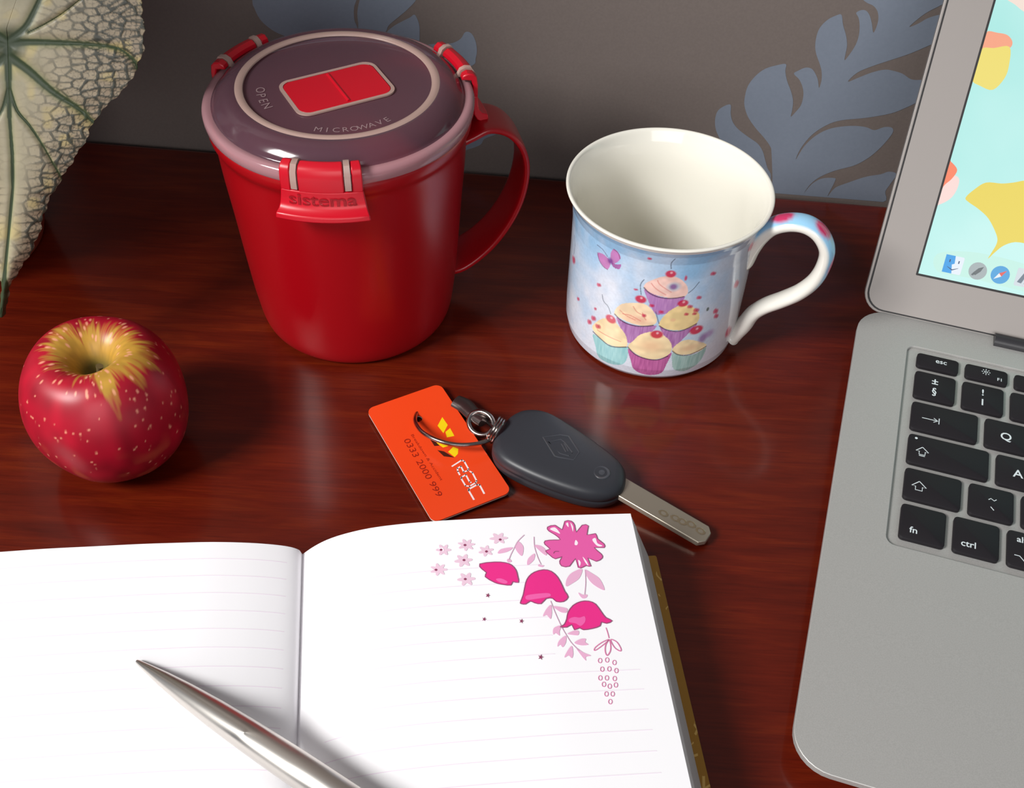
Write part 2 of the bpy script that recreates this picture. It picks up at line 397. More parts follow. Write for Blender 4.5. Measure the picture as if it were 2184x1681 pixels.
for i, w in enumerate((1, 1, 1, 1.25, 5, 1.25, 1, 1, 1, 1)):
    it = {0: [('t', 'fn', .5, 1.32, .40)], 1: [('t', 'ctrl', .55, 1.32, .40)], 2: [('t', 'alt', .5, .5, .38), ('r', opt, .52, 1.25, .8)]}.get(i)
    key(x*PU, vv0, w*PU-g, KH+.1, it); x += w
# lid
HD = -VD*math.cos(LID)+np.array([0, 0, 1.0])*math.sin(LID); HD /= np.linalg.norm(HD)
LN = np.cross(U, HD); LN = LN if LN[1] < 0 else -LN       # faces the user
HG = LO-VD*HV
def Q(u, h, w): return HG+U*u+HD*h+LN*w
lo = rrect(EL-.0, -.02, U1, 21.6, .9, 7)
v, f = extr(lo, .42, Q, z0=-.50); bev(M('lid_shell', v, f, m_alul, laptop, angle=30), .12, 3, 40)
lg = rrect(EL+.10, .08, U1-.10, 21.5, .82, 7); li = rrect(EL+.17, .15, U1-.17, 21.43, .78, 7)
v, f = extr(lg, .05, Q, holes=[li], z0=-.10); M('gasket', v, f, m_blk, laptop, smooth=False)
DX0, DX1, DY0, DY1 = EL+1.85, U1-1.85, BZ, BZ+17.95
hole = rrect(DX0, DY0, DX1, DY1, .03, 1)
v, f = extr(li, .09, Q, holes=[hole], z0=-.09); M('bezel', v, f, m_alul, laptop, smooth=False)
m_scr = emis('screen_aqua', sr(184, 240, 235), .95)
nz = noise(m_scr, coords(m_scr), 12, 3); link(m_scr, ramp(m_scr, nz, [(0.3, sr(165, 232, 226)), (0.7, sr(200, 245, 240))]), bs(m_scr).inputs['Emission Color'])
v, f = extr([(DX0, DY0), (DX1, DY0), (DX1, DY1), (DX0, DY1)], .02, Q, z0=-.06); disp = M('display', v, f, m_scr, laptop, smooth=False); disp['label'] = 'lit screen with aqua wallpaper of yellow and orange petals'
bo = [(DX0, DY0), (DX1, DY0), (DX1, DY1), (DX0, DY1)]; bi = [(DX0+.09, DY0+.09), (DX1-.09, DY0+.09), (DX1-.09, DY1-.09), (DX0+.09, DY1-.09)]
v, f = extr(bo, .035, Q, holes=[bi], z0=-.055); M('display_border', v, f, m_blk, laptop, smooth=False)
def scr(px, py):
    P = atpl(px, py, Q(0, 0, -.03), LN)-HG; return float(P@U), float(P@HD)
def c7(x, y): return 1820+x/2.401, y/2.401
def clip_scr(q): return [(min(max(a, DX0+.09), DX1-.09), min(max(b, DY0+.09), DY1-.09)) for a, b in q]
lay = [0]
def petal(name, poly, col, fn=c7, sm=4, st=.95, par=None):
    lay[0] += 1; q = [scr(*fn(*p)) for p in poly]
    if sm: q = smoothc(q, sm)
    q = clip_scr(q); pts, tf = tess(q); z = -.038+.0008*lay[0]
    return M(name, [Q(p[0], p[1], z) for p in pts], tf, emis(name+'_light', sr(*col), st), par or disp, smooth=False)
petal('petal', [(430,1300),(600,1290),(800,1330),(1000,1390),(1400,1500),(1380,1620),(900,1500),(600,1425),(430,1390)], (196,240,228)).name = 'dock_bar'
petal('petal', [(640,255),(675,165),(740,168),(790,180),(815,215),(800,247),(740,260)], (248,164,130))
petal('petal', [(655,250),(720,246),(800,240),(798,330),(775,400),(715,460),(650,440),(600,405),(620,330)], (240,222,110))
petal('petal', [(440,990),(500,905),(540,912),(535,960),(505,1010),(460,1040),(420,1048)], (250,218,212))
petal('petal', [(480,820),(500,828),(532,870),(505,915),(470,945),(440,980),(430,960)], (250,128,88))
petal('petal', [(575,1012),(620,970),(680,935),(760,940),(820,935),(900,925),(1000,960),(1010,1100),(940,1240),(830,1240),(770,1258),(728,1290),(690,1325),(704,1300),(735,1245),(732,1200),(692,1120),(640,1070),(590,1035)], (234,212,80))
petal('petal', [(775,-20),(830,25),(874,60),(950,100),(1020,60),(1000,-60),(850,-80)], (246,226,214))
petal('petal', [(1250,300),(1400,250),(1500,400),(1450,560),(1300,520)], (248,164,130))
petal('petal', [(1500,800),(1700,760),(1800,900),(1700,1050),(1550,980)], (240,222,110))
def icon(cx, cy, hw, col, rnd):
    u_, h_ = scr(*c7(cx, cy)); lay[0] += 1; z = -.038+.0008*lay[0]
    if rnd: pts = [(u_+hw*math.cos(a), h_+hw*math.sin(a)) for a in np.linspace(0, 2*math.pi, 24, endpoint=False)]
    else: pts = rrect(u_-hw, h_-hw, u_+hw, h_+hw, .06, 2)
    return M('dock_icon', [Q(p[0], p[1], z) for p in pts], [tuple(range(len(pts)))], emis('icon_light', sr(*col), .9), disp, smooth=False), u_, h_, z
def strokes(par_unused, u_, h_, z, polys, col):
    for pl in polys:
        lay[0] += 1; M('dock_icon', [Q(u_+a, h_+b, z+.0006) for a, b in pl], [tuple(range(len(pl)))], emis('icon_light', sr(*col), .9), disp, smooth=False)
o_, u_, h_, z_ = icon(512, 1356, .38, (235, 245, 255), False)
strokes(o_, u_, h_, z_, [[(-.38, -.38), (.02, -.38), (-.06, 0), (.04, .05), (0, .38), (-.38, .38)]], (40, 160, 235))
strokes(o_, u_, h_, z_+.0006, [[(-.2, .08), (-.15, .08), (-.15, .2), (-.2, .2)], [(.17, .08), (.22, .08), (.22, .2), (.17, .2)], [(-.25, -.1), (0, -.2), (.25, -.1), (.22, -.13), (0, -.25), (-.22, -.13)]], (20, 60, 110))
o_, u_, h_, z_ = icon(637, 1388, .37, (168, 180, 182), True)
strokes(o_, u_, h_, z_, [[(-.18, -.12), (-.06, -.2), (.12, .0), (.2, .22), (0, .12)], [(-.22, -.22), (-.12, -.22), (-.1, -.12), (-.2, -.14)]], (95, 105, 108))
o_, u_, h_, z_ = icon(752, 1408, .38, (70, 165, 225), True)
strokes(o_, u_, h_, z_, [[(-.06, .06), (.06, -.06), (.22, .22)]], (235, 90, 80)); strokes(o_, u_, h_, z_, [[(-.06, .06), (.06, -.06), (-.22, -.22)]], (240, 245, 250))
o_, u_, h_, z_ = icon(880, 1425, .38, (215, 225, 232), False)
strokes(o_, u_, h_, z_, [[(-.28, -.22), (-.1, .2), (.02, .1), (-.1, -.25)], [(.0, -.25), (.2, .2), (.26, .1), (.1, -.25)]], (110, 125, 140))

# ================================================================== red soup container
CX, CY = -9.77, 37.81
cont = thing('lidded_container', (CX, CY, 0), 'large red plastic soup mug with clear clip-on lid and loop handle', 'food container')
m_red = mat('red_plastic', sr(156, 4, 16), .32, 0, Coat_Weight=.2, Coat_Roughness=.2)
m_redc = mat('red_clip_plastic', sr(192, 8, 32), .34)
def clearm(name, col, rough, cover):
    mt = mat(name, col, .6, 0, Specular_IOR_Level=0.0); out_ = mt.node_tree.nodes['Material Output']
    tr = nd(mt, 'ShaderNodeBsdfTransparent'); g1 = nd(mt, 'ShaderNodeBsdfGlossy'); g1.inputs['Roughness'].default_value = rough
    m1 = nd(mt, 'ShaderNodeMixShader'); m1.inputs[0].default_value = cover; link(mt, tr.outputs[0], m1.inputs[1]); link(mt, bs(mt).outputs[0], m1.inputs[2])
    fr = nd(mt, 'ShaderNodeFresnel'); fr.inputs['IOR'].default_value = 1.5
    m2_ = nd(mt, 'ShaderNodeMixShader'); link(mt, fr.outputs[0], m2_.inputs[0]); link(mt, m1.outputs[0], m2_.inputs[1]); link(mt, g1.outputs[0], m2_.inputs[2]); link(mt, m2_.outputs[0], out_.inputs['Surface'])
    return mt
m_clear = clearm('frosted_clear_plastic', sr(190, 140, 160), .13, .15)
m_clear2 = clearm('frosted_clear_rib', sr(215, 180, 168), .25, .55)
m_clear3 = clearm('clear_lid_flange', sr(220, 165, 172), .13, .48)
prof = [(0, .15), (3.2, .15), (3.4, 0), (3.75, 0), (3.98, .08), (4.14, .3), (4.24, .7), (4.32, 1.3), (4.42, 2.2), (4.56, 4), (4.70, 6), (4.84, 7.75), (4.90, 8.8), (4.95, 9.3), (5.06, 9.55), (5.12, 9.75), (5.12, 10.1), (4.9, 10.15), (4.78, 9.9), (4.72, 8.8), (4.55, 6), (4.4, 4), (4.2, 1.5), (4.0, .7), (3.6, .4), (0, .4)]
v, f = lathe(smoothc(prof, 3, False), (CX, CY, 0), 128); M('body', v, f, m_red, cont, angle=60)
prof = [(5.16, 10.12), (5.21, 10.22), (5.22, 10.5), (5.16, 10.62), (5.0, 10.66), (4.86, 10.62), (4.80, 10.66), (4.7, 10.82), (4.5, 11.02), (4.25, 11.16), (4.0, 11.22)]
v1 = lathe([(5.10, 10.12)]+prof[:6], (CX, CY, 0), 128)
prof2 = prof[5:]+[(3.8, 11.2), (3.6, 11.1), (3.0, 11.06), (2.3, 11.05), (0, 11.05)]
lid = M('lid', *lathe(smoothc(prof2, 4, False), (CX, CY, 0), 128), m_clear, cont, angle=60); lid['label'] = 'frosted clear domed lid'
M('flange', *v1, m_clear3, lid, angle=60)
v, f = lathe([(3.72+.0+.17*math.cos(a)+.02, 11.18+.08*math.sin(a)) for a in np.linspace(0, 2*math.pi, 12, endpoint=False)], (CX, CY, 0), 128, closed=True)
M('sealing_ring', v, f, m_clear2, lid)
# red steam vent: rounded rectangle in the lid
vc = [atz(*p, 11.15)[:2] for p in ((597, 181), (790, 128), (838, 197), (645, 240))]
vo = np.mean(vc, 0); ax = (vc[1]-vc[0]+vc[2]-vc[3])/2; vl = np.linalg.norm(ax); ax /= vl; ay = np.array([-ax[1], ax[0]]); vw = np.linalg.norm((vc[0]-vc[3]+vc[1]-vc[2])/2)
def VQ(x, y, z): return (vo[0]+ax[0]*x+ay[0]*y, vo[1]+ax[1]*x+ay[1]*y, 11.07+z)
v, f = extr(rrect(-vl/2, -vw/2, vl/2, vw/2, .42, 6), .05, VQ); ve = M('steam_vent', v, f, m_redc, lid, angle=30); bev(ve, .03, 2); ve['label'] = 'red steam vent flap'
v, f = tube([VQ(.05, y, .04) for y in np.linspace(-vw/2+.12, vw/2-.12, 5)], .07, 8); M('steam_vent', v, f, m_redc, lid)
v, f = extr(rrect(-vl/2-.14, -vw/2-.14, vl/2+.14, vw/2+.14, .5, 6), .06, VQ, holes=[rrect(-vl/2-.01, -vw/2-.01, vl/2+.01, vw/2+.01, .42, 6)]); M('vent_rim', v, f, m_clear2, lid)
m_emb = clearm('embossed_clear', sr(205, 175, 178), .25, .4)
def arc_text(s, rad, a0, size, z=11.075, flip=False, spacing=None):
    parts = []; a = a0
    for ch in s:
        tv, tf_ = text2d(ch if ch != ' ' else '.', size, 'CENTER'); stp = (spacing or size*.78)/rad
        if ch != ' ':
            parts.append(([(CX+(rad+(p[1] if flip else -(-p[1])))*math.cos(a)*1.0+(-p[0] if flip else p[0])*-math.sin(a), CY+(rad+p[1])*math.sin(a)+(-p[0] if flip else p[0])*math.cos(a), z) for p in tv], tf_)) if not flip else \
            parts.append(([(CX+(rad+p[1])*math.cos(a)+p[0]*math.sin(a), CY+(rad+p[1])*math.sin(a)-p[0]*math.cos(a), z) for p in tv], tf_))
        a += -stp if flip else stp
    return merge(parts)
def arc_in(s, rad, a0, size, z=11.075):   # letters upright towards the lid's centre
    parts = []; a = a0
    for ch in s:
        if ch != ' ':
            tv, tf_ = text2d(ch, size, 'CENTER')
            parts.append(([(CX+(rad-p[1])*math.cos(a)-p[0]*math.sin(a), CY+(rad-p[1])*math.sin(a)+p[0]*math.cos(a), z) for p in tv], tf_))
        a += size*.82/rad
    return merge(parts)
a_, b_ = arc_in('MICROWAVE', 3.2, math.radians(-92), .42); M('embossed_lettering', a_, b_, m_emb, lid, smooth=False)
a_, b_ = arc_in('OPEN', 3.1, math.radians(-165), .5); M('embossed_lettering', a_, b_, m_emb, lid, smooth=False)
# clips
def clip(az, lettering):
    er = lambda a: np.array([math.cos(a), math.sin(a), 0])
    def CQ(r, t, z): a = az+t/5.3; e = er(a); return np.array([CX, CY, 0])+e*r+np.array([0, 0, z])
    up_pr = [(4.80, 10.78), (4.86, 10.95), (5.05, 11.05), (5.28, 11.0), (5.42, 10.85), (5.47, 10.5), (5.46, 9.98), (5.26, 9.98), (5.26, 10.5), (5.2, 10.72), (5.0, 10.76)]
    lo_pr = [(5.26, 10.02), (5.46, 10.02), (5.47, 9.7), (5.50, 9.45), (5.62, 9.28), (5.86, 9.20), (5.88, 8.98), (5.66, 8.88), (5.42, 9.0), (5.28, 9.25), (5.26, 9.6)]
    def seg(pr, t0, t1, g0=0., g1=0., n=6):
        V_, F_ = [], []; k = len(pr)
        for i in range(n+1):
            s_ = i/n
            for r, z in pr:
                fz = (10.02-z)/1.0 if z < 10.02 else 0
                V_.append(CQ(r, (t0-g0*fz)*(1-s_)+(t1+g1*fz)*s_, z))
        for i in range(n):
            for j in range(k): j2 = (j+1) % k; F_.append((i*k+j, i*k+j2, (i+1)*k+j2, (i+1)*k+j))
        F_ += [tuple(range(k))[::-1], tuple(range(n*k, (n+1)*k))]
        return V_, F_
    vv, ff = merge([seg(up_pr, -1.46, -1.08, n=2), seg(up_pr, -.80, .80), seg(up_pr, 1.08, 1.46, n=2), seg(lo_pr, -1.46, 1.46, .12, .12, 10)])
    c = M('clip', vv, ff, m_redc, cont, angle=40); bev(c, .045, 2, 50)
    vv, ff = [], []
    tp = [(4.7, 10.75), (4.85, 11.02), (5.05, 11.10), (5.3, 11.05), (5.46, 10.8), (5.5, 10.4), (5.49, 10.1), (5.3, 10.06), (5.2, 10.5), (4.95, 10.7)]
    for tc in (-.94, .94): q = seg(tp, tc-.11, tc+.11, n=2); M('hinge_tab', q[0], q[1], m_clear2, lid, angle=40)
    if lettering:
        tv, tf_ = text2d('sistema', .74, 'CENTER', .014)
        a = np.array([CQ(5.49 if p[1] > .1 else 5.51, p[0]*1.08, 9.47+p[1]*.95) for p in tv]); b2 = np.array([CQ(5.42, p[0]*1.02, 9.0+p[1]*.9+.08) for p in tv]); k = len(tv)
        c2_ = M('embossed_lettering', a, tf_, mat('red_emboss', sr(150, 6, 22), .4), c, smooth=False)
clip(math.radians(-85.5), True); clip(math.radians(153), False); clip(math.radians(34), False)
# strap handle
ha = math.radians(20); hn = np.array([-math.sin(ha), math.cos(ha), 0]); hp0 = np.array([CX, CY, 0]); hr_ = np.array([math.cos(ha), math.sin(ha), 0])
hpx = [(968,280),(1000,266),(1035,252),(1075,262),(1104,295),(1113,340),(1103,395),(1080,445),(1047,490),(1012,522),(978,543),(950,550)]
hpts = [(4.95, 9.75), (5.6, 9.95), (6.35, 9.95), (7.1, 9.55), (7.65, 8.8), (7.85, 7.9), (7.75, 6.9), (7.3, 5.8), (6.7, 4.8), (5.95, 3.95), (5.2, 3.4), (4.5, 3.2)]
HPATH = [hp0+hr_*r+np.array([0, 0, z]) for r, z in smoothc([(float((atpl(*p, hp0, hn)-hp0)@hr_), float(atpl(*p, hp0, hn)[2])) for p in hpx], 5, False)]
def strap(t, a):
    c_, s_ = math.cos(a), math.sin(a); sg = lambda x, e: math.copysign(abs(x)**e, x)
    w = 1.15-.2*math.sin(math.pi*t)
    return (.15*sg(c_, .45), w*sg(s_, .35))
v, f = tube(HPATH, 1.0, 24, sec=strap, binormal=hn); M('handle', v, f, m_red, cont, angle=50)

# ================================================================== cupcake mug
MX, MY, MR = 3.372, 38.07, 3.785
mug = thing('mug', (MX, MY, 0), 'flared white china mug printed with stacked cupcakes and cherries on pale blue', 'mug')
def c4(x, y): return 1220+x/5.2, 500+y/5.2
def cyl(px, py, R=MR):
    d = ray(px, py); o = CAM-np.array([MX, MY, 0]); a = d[0]**2+d[1]**2; b = 2*(o[0]*d[0]+o[1]*d[1]); c = o[0]**2+o[1]**2-R*R
    q = b*b-4*a*c; t = (-b-math.sqrt(max(q, 0)))/(2*a); P = o+d*t
    th = math.atan2(P[1], P[0]); return ((th+math.pi/2)*R, P[2])
def prof_mug(h):
    return np.interp(h, [0, .12, .35, .8, 1.6, 4.5, 5.8, 6.6, 7.05, 7.3, 7.42], [3.35, 3.5, 3.66, 3.76, 3.785, 3.785, 3.80, 3.86, 3.98, 4.09, 4.15])
NT, NH = 1000, 260
th = np.linspace(-math.pi, math.pi, NT, endpoint=False); hh = np.linspace(0.12, 7.42, NH)
TH2, HH2 = np.meshgrid(th, hh, indexing='ij'); SX = TH2*MR
Rr = prof_mug(HH2); ang = TH2-math.pi/2
V = np.stack([MX+Rr*np.cos(ang), MY+Rr*np.sin(ang), HH2], -1).reshape(-1, 3)
n1_ = vnoise(SX*.9+50, HH2*.8, 1); n2_ = vnoise(SX*3+50, HH2*2.5, 2); n3_ = vnoise(SX*14+50, HH2*14, 3)
t_ = np.clip((HH2/7.2)*1.15-.35+(n1_-.5)*.9+(n2_-.5)*.35, 0, 1)[..., None]
C = sr(222, 228, 240)*(1-t_)+sr(152, 196, 232)*t_; C = C*(.94+.1*n3_[..., None])
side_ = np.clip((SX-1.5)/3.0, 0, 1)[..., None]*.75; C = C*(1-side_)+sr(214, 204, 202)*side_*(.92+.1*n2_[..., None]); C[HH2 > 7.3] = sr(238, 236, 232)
def mix(mask, col, a=1.0):
    C[mask] = C[mask]*(1-a)+np.array(col)*a
def P_(poly, col, a=1.0, streak=None, sm=3):
    q = smoothc([cyl(*c4(*p)) for p in poly], sm); mk = inpoly(SX, HH2, q)
    if streak is not None:
        k = vnoise(SX[mk]*22+9, HH2[mk]*2.5, 5)[:, None]; cc = np.array(col)*(1-k*.8)+np.array(streak)*k*.8; C[mk] = C[mk]*(1-a)+cc*a
    else: k = vnoise(SX[mk]*5, HH2[mk]*5, 8)[:, None]; C[mk] = C[mk]*(1-a)+np.array(col)*(.85+.25*k)*a
def St(pts, col, w, a=.9):
    q = smoothc([cyl(*c4(*p)) for p in pts], 4, False); x0, y0 = q.min(0)-.2; x1, y1 = q.max(0)+.2
    bb = (SX > x0) & (SX < x1) & (HH2 > y0) & (HH2 < y1); d = segdist(SX[bb], HH2[bb], q); k = np.clip((w-d)/(w*.6), 0, 1)[:, None]*a
    C[bb] = C[bb]*(1-k)+np.array(col)*k
def El(x, y, rx, ry, col, a=.92, soft=.35):
    cx, cy = cyl(*c4(x, y)); ex = abs(cyl(*c4(x+rx, y))[0]-cyl(*c4(x-rx, y))[0])/2; ey = abs(cyl(*c4(x, y+ry))[1]-cyl(*c4(x, y-ry))[1])/2
    d = np.hypot((SX-cx)/ex, (HH2-cy)/ey); k = np.clip((1+soft/2-d)/soft, 0, 1)[..., None]*a; C[:] = C*(1-k)+np.array(col)*k
pur, purd, tea, cream, peach, cher = sr(196, 140, 196), sr(150, 80, 150), sr(165, 218, 218), sr(250, 226, 180), sr(240, 190, 150), sr(205, 22, 66)
P_([(1120,1310),(1110,1400),(1130,1500),(1250,1530),(1370,1460),(1440,1380),(1490,1250),(1380,1320),(1240,1345)], sr(175, 208, 200), .9, sr(130, 175, 165))
P_([(235,1100),(260,1250),(290,1380),(420,1450),(540,1450),(600,1400),(625,1260),(540,1250),(400,1220)], tea, .9, sr(120, 190, 195))
P_([(490,920),(560,1080),(610,1190),(660,1200),(760,1130),(880,1080),(935,1010),(750,1020),(600,980)], pur, .95, purd)
P_([(970,1020),(1040,1150),(1100,1240),(1130,1270),(1200,1190),(1290,1100),(1395,980),(1220,1070),(1080,1070)], pur, .95, purd)
P_([(805,600),(830,700),(870,790),(930,885),(1020,885),(1100,860),(1180,780),(1255,690),(1100,710),(950,680)], pur, .95, sr(165, 105, 175))
P_([(1110,1290),(1160,1220),(1260,1170),(1380,1180),(1490,1220),(1440,1280),(1300,1330),(1180,1330)], cream)
P_([(225,1040),(260,980),(350,930),(450,950),(540,1040),(600,1130),(612,1235),(560,1250),(430,1230),(310,1150)], cream)
P_([(470,880),(490,820),(560,770),(680,760),(800,770),(880,830),(930,900),(940,970),(880,1010),(750,1010),(620,970),(520,920)], sr(250, 222, 185))
P_([(960,1000),(1000,930),(1080,850),(1200,790),(1330,800),(1410,880),(1400,960),(1340,1020),(1220,1060),(1090,1060),(1000,1030)], sr(248, 220, 160))
P_([(800,590),(820,540),(900,500),(1000,465),(1100,455),(1200,490),(1270,560),(1285,640),(1240,690),(1100,705),(960,680),(860,640)], sr(248, 208, 196))
P_([(620,1270),(650,1400),(680,1500),(760,1560),(880,1580),(990,1550),(1050,1440),(1105,1310),(1000,1380),(880,1390),(720,1340)], sr(205, 105, 170), .95, sr(160, 60, 130))
P_([(620,1240),(680,1180),(760,1110),(900,1080),(1030,1130),(1100,1210),(1100,1290),(1050,1350),(930,1385),(800,1370),(690,1310)], cream)
El(880, 1240, 120, 60, peach, .6, 1.2); El(720, 950, 120, 40, sr(240, 170, 150), .5, 1.2); El(1120, 950, 30, 18, peach, .7); El(1300, 1260, 80, 30, peach, .5, 1.2)
dk = sr(50, 30, 50)
for s_, w_ in (([(800,590),(860,650),(960,695),(1100,710),(1240,690)], .04), ([(475,885),(540,950),(640,1000),(760,1020),(900,1010)], .045), ([(970,1015),(1050,1060),(1200,1072),(1380,990)], .04), ([(235,1080),(320,1160),(430,1240),(600,1250)], .045), ([(620,1250),(700,1330),(820,1380),(950,1392),(1060,1350)], .045), ([(1115,1295),(1180,1335),(1300,1335),(1490,1240)], .035)): St(s_, dk, w_, .8)
for s_ in ([(530,840),(600,900),(700,950)], [(560,880),(650,900),(760,960)], [(680,800),(720,860),(800,900)], [(780,870),(800,920),(820,950)], [(880,540),(930,600),(1040,670)], [(950,510),(980,560),(1100,640)], [(280,1060),(400,1130),(540,1190)]): St(s_, sr(215, 110, 100), .028, .7)
El(1130, 580, 70, 45, sr(150, 190, 215), .7, .8); El(1125, 580, 40, 30, sr(130, 60, 140), .8, .8)
for x, y, rx, ry in ((1095,432,60,42),(762,720,65,42),(1232,765,60,38),(430,940,60,45),(940,1110,72,45),(1380,1060,70,45)):
    El(x, y, rx, ry, cher); El(x+8, y-14, 14, 12, sr(245, 190, 200), .8, .8)
for s_ in ([(800,500),(760,560),(768,670)], [(335,670),(350,740),(400,800),(430,880)], [(1100,370),(1100,300),(1140,240)], [(1410,525),(1350,600),(1290,650)], [(930,860),(950,940),(965,990)], [(30, 10), (35, 120), (20, 220)]): St(s_, sr(80, 90, 110), .026, .85)
wing = sr(200, 110, 180)
P_([(290,200),(360,220),(430,300),(400,385),(340,340),(300,270)], wing, .85); P_([(430,300),(440,200),(480,150),(525,190),(545,260),(480,320)], wing, .85); P_([(440,310),(500,330),(548,330),(525,385),(460,360)], sr(170, 80, 160), .9)
El(430, 290, 30, 35, sr(110, 50, 140), .8, .8); St([(290,110),(350,160),(400,240)], sr(70, 60, 90), .022)
for s_ in ([(290,200),(300,270),(340,345),(395,390)], [(480,150),(525,200),(540,260)]): St(s_, sr(110, 40, 90), .025, .8)
for x, y, rx, ry in ((300,560,25,25),(70,715,15,25),(260,825,15,20),(195,970,25,35),(240,930,28,35),(290,1020,32,32),(870,245,25,22),(1565,430,30,26),(1825,550,22,42),(1410,700,28,24),(1595,850,26,32),(1600,905,24,28),(1735,1080,26,52),(710,610,25,14),(1380,840,32,28),(1310,800,30,25),(1270,885,25,20),(1360,880,25,18),(1262,480,15,38),(885,790,30,22),(990,860,28,22),(20,280,18,58),(1975,130,22,42),(800,900,25,25)):
    El(x-rx*.35, y, rx*.7, ry*.8, sr(210, 50, 95), .8, .7); El(x+rx*.4, y+ry*.1, rx*.6, ry*.7, sr(190, 35, 75), .75, .7)
El(1450, 1150, 40, 45, sr(140, 80, 150), .7, .9); El(1520, 1100, 45, 35, sr(170, 120, 180), .6, .9); El(1505, 830, 14, 20, sr(60, 80, 60), .8)
for k in range(46):   # scattered blossoms round the back of the mug
    s_ = RNG.uniform(6.0, 17.6)-(0 if k % 2 else 0); h_ = RNG.uniform(.5, 6.6); s_ = s_ if s_ < MR*math.pi else s_-2*math.pi*MR
    d = np.hypot((SX-s_)/.16, (HH2-h_)/.2); kk = np.clip((1.2-d)/.4, 0, 1)[..., None]*.8; C[:] = C*(1-kk)+sr(205, 45, 85)*kk
i, j = np.meshgrid(np.arange(NT), np.arange(NH-1), indexing='ij'); a = i*NH+j; b = ((i+1) % NT)*NH+j
Fq = np.stack([a, b, b+1, a+1], -1).reshape(-1, 4)
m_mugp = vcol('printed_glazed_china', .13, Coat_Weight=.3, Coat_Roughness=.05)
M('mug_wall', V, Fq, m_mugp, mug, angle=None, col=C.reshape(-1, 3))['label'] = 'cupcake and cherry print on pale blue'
m_china = mat('white_china', sr(232, 229, 218), .12, 0, Coat_Weight=.3, Coat_Roughness=.04)
inner = [(4.15, 7.42), (4.185, 7.47), (4.17, 7.53), (4.10, 7.55), (4.02, 7.5), (3.92, 7.3), (3.78, 6.95), (3.66, 6.4), (3.60, 5.5), (3.58, 3.5), (3.55, 1.4), (3.4, .8), (3.0, .5), (2.2, .42), (0, .4)]
v, f = lathe(smoothc(inner, 4, False), (MX, MY, 0), 128); M('mug_lining', v, f, m_china, mug, angle=60)
v, f = lathe([(0, .2), (2.7, .2), (2.9, .0), (3.15, 0), (3.35, .12)], (MX, MY, 0), 96); M('foot_ring', v, f, m_china, mug)
# handle: ear shape with a little spur
mha = math.radians(-17); mn = np.array([-math.sin(mha), math.cos(mha), 0]); mr_ = np.array([math.cos(mha), math.sin(mha), 0])
def mh(px, py): P = atpl(px, py, (MX, MY, 0), mn)-np.array([MX, MY, 0]); return float(P@mr_), float(P[2])
path = [(1588,556),(1604,528),(1624,502),(1652,481),(1690,474),(1724,480),(1750,500),(1764,532),(1757,566),(1737,598),(1706,622),(1670,638),(1632,652),(1606,668),(1588,690),(1570,705)]
raw_ = [mh(*p) for p in path]; raw_ = [(min(raw_[0][0]-.2, 3.75), raw_[0][1]+.25)]+raw_+[(3.75, raw_[-1][1]-.12)]
hp_ = smoothc(raw_, 5, False)
HP = [np.array([MX, MY, 0])+mr_*r+np.array([0, 0, z]) for r, z in hp_]
k = len(HP); tt = np.linspace(0, 1, k)
wid = np.interp(tt, [0, .1, .3, .55, .8, .92, 1], [.56, .50, .44, .42, .42, .52, .66])
def hsec(t, a):
    return (math.cos(a)*.72, math.sin(a)*1.12)
v, f = tube(HP, wid, 28, sec=hsec, binormal=mn); v = np.array(v)
C2 = np.tile(sr(234, 231, 222), (len(v), 1))
aa = np.tile(2*math.pi*np.arange(28)/28, k); t_ = np.repeat(tt, 28)
side = np.cos(aa); 
# which side of the section looks outwards
out_sign = -1 if (np.array(v[28*(k//2)])-HP[k//2])@mr_ < 0 else 1
os_ = side*out_sign
blue = np.clip((os_-.38)/.2, 0, 1)*np.clip((t_-.14)/.04, 0, 1)*np.clip((.62-t_)/.08, 0, 1)
C2 = C2*(1-blue[:, None])+sr(150, 200, 232)*blue[:, None]
for tc in (.27, .40, .52):
    d = np.hypot((t_-tc)/.035, (np.sin(aa))/.75); k_ = np.clip((1.1-d)/.4, 0, 1)*(os_ > .4); C2 = C2*(1-k_[:, None])+sr(200, 50, 100)*k_[:, None]
M('handle', v, f, m_mugp, mug, angle=60, col=C2)

# ================================================================== apple
AX, AY, AZ = -17.33, 28.03, 2.93
pr = smoothc([(0, 1.05), (.18, 1.1), (.38, 1.35), (.6, 1.85), (.95, 2.35), (1.4, 2.62), (1.9, 2.58), (2.4, 2.22), (2.82, 1.5), (3.06, .6), (3.1, -.3), (2.95, -1.2), (2.58, -2.0), (2.0, -2.62), (1.4, -2.9), (.9, -2.93), (.45, -2.75), (0, -2.6)], 12, False)
NA = 420; nk = len(pr); pr = pr*np.array([.965, .97]); AZ -= .1; aa = np.linspace(0, 2*math.pi, NA, endpoint=False)
A2, K2 = np.meshgrid(aa, np.arange(nk), indexing='ij'); Rp = pr[:, 0][K2]; Zp = pr[:, 1][K2]
lob = 1+.012*np.cos(5*A2+.6)*np.clip(1-Zp/4, 0, 2)+.015*np.cos(A2-2.2)+.012*np.cos(2*A2+1)
zz = Zp*(1+.03*np.cos(A2*2+1))+.05*np.cos(5*A2)*np.clip(-Zp-1.5, 0, 2)
V = np.stack([AX+Rp*lob*np.cos(A2), AY+Rp*lob*np.sin(A2), AZ+zz], -1).reshape(-1, 3)
pol = np.concatenate([[0], np.cumsum(np.hypot(*np.diff(pr, axis=0).T))])[K2]
st = vnoise(A2*14+20, pol*1.2, 21)*.6+vnoise(A2*34+7, pol*2.0, 22)*.4
edge = 2.35+.55*np.cos(A2-.35)*.6+1.3*np.exp(-((A2-5.35)/.14)**2)+.25*np.cos(2*A2+.5)+.5*(vnoise(A2*2.2, A2*0, 41)-.5)
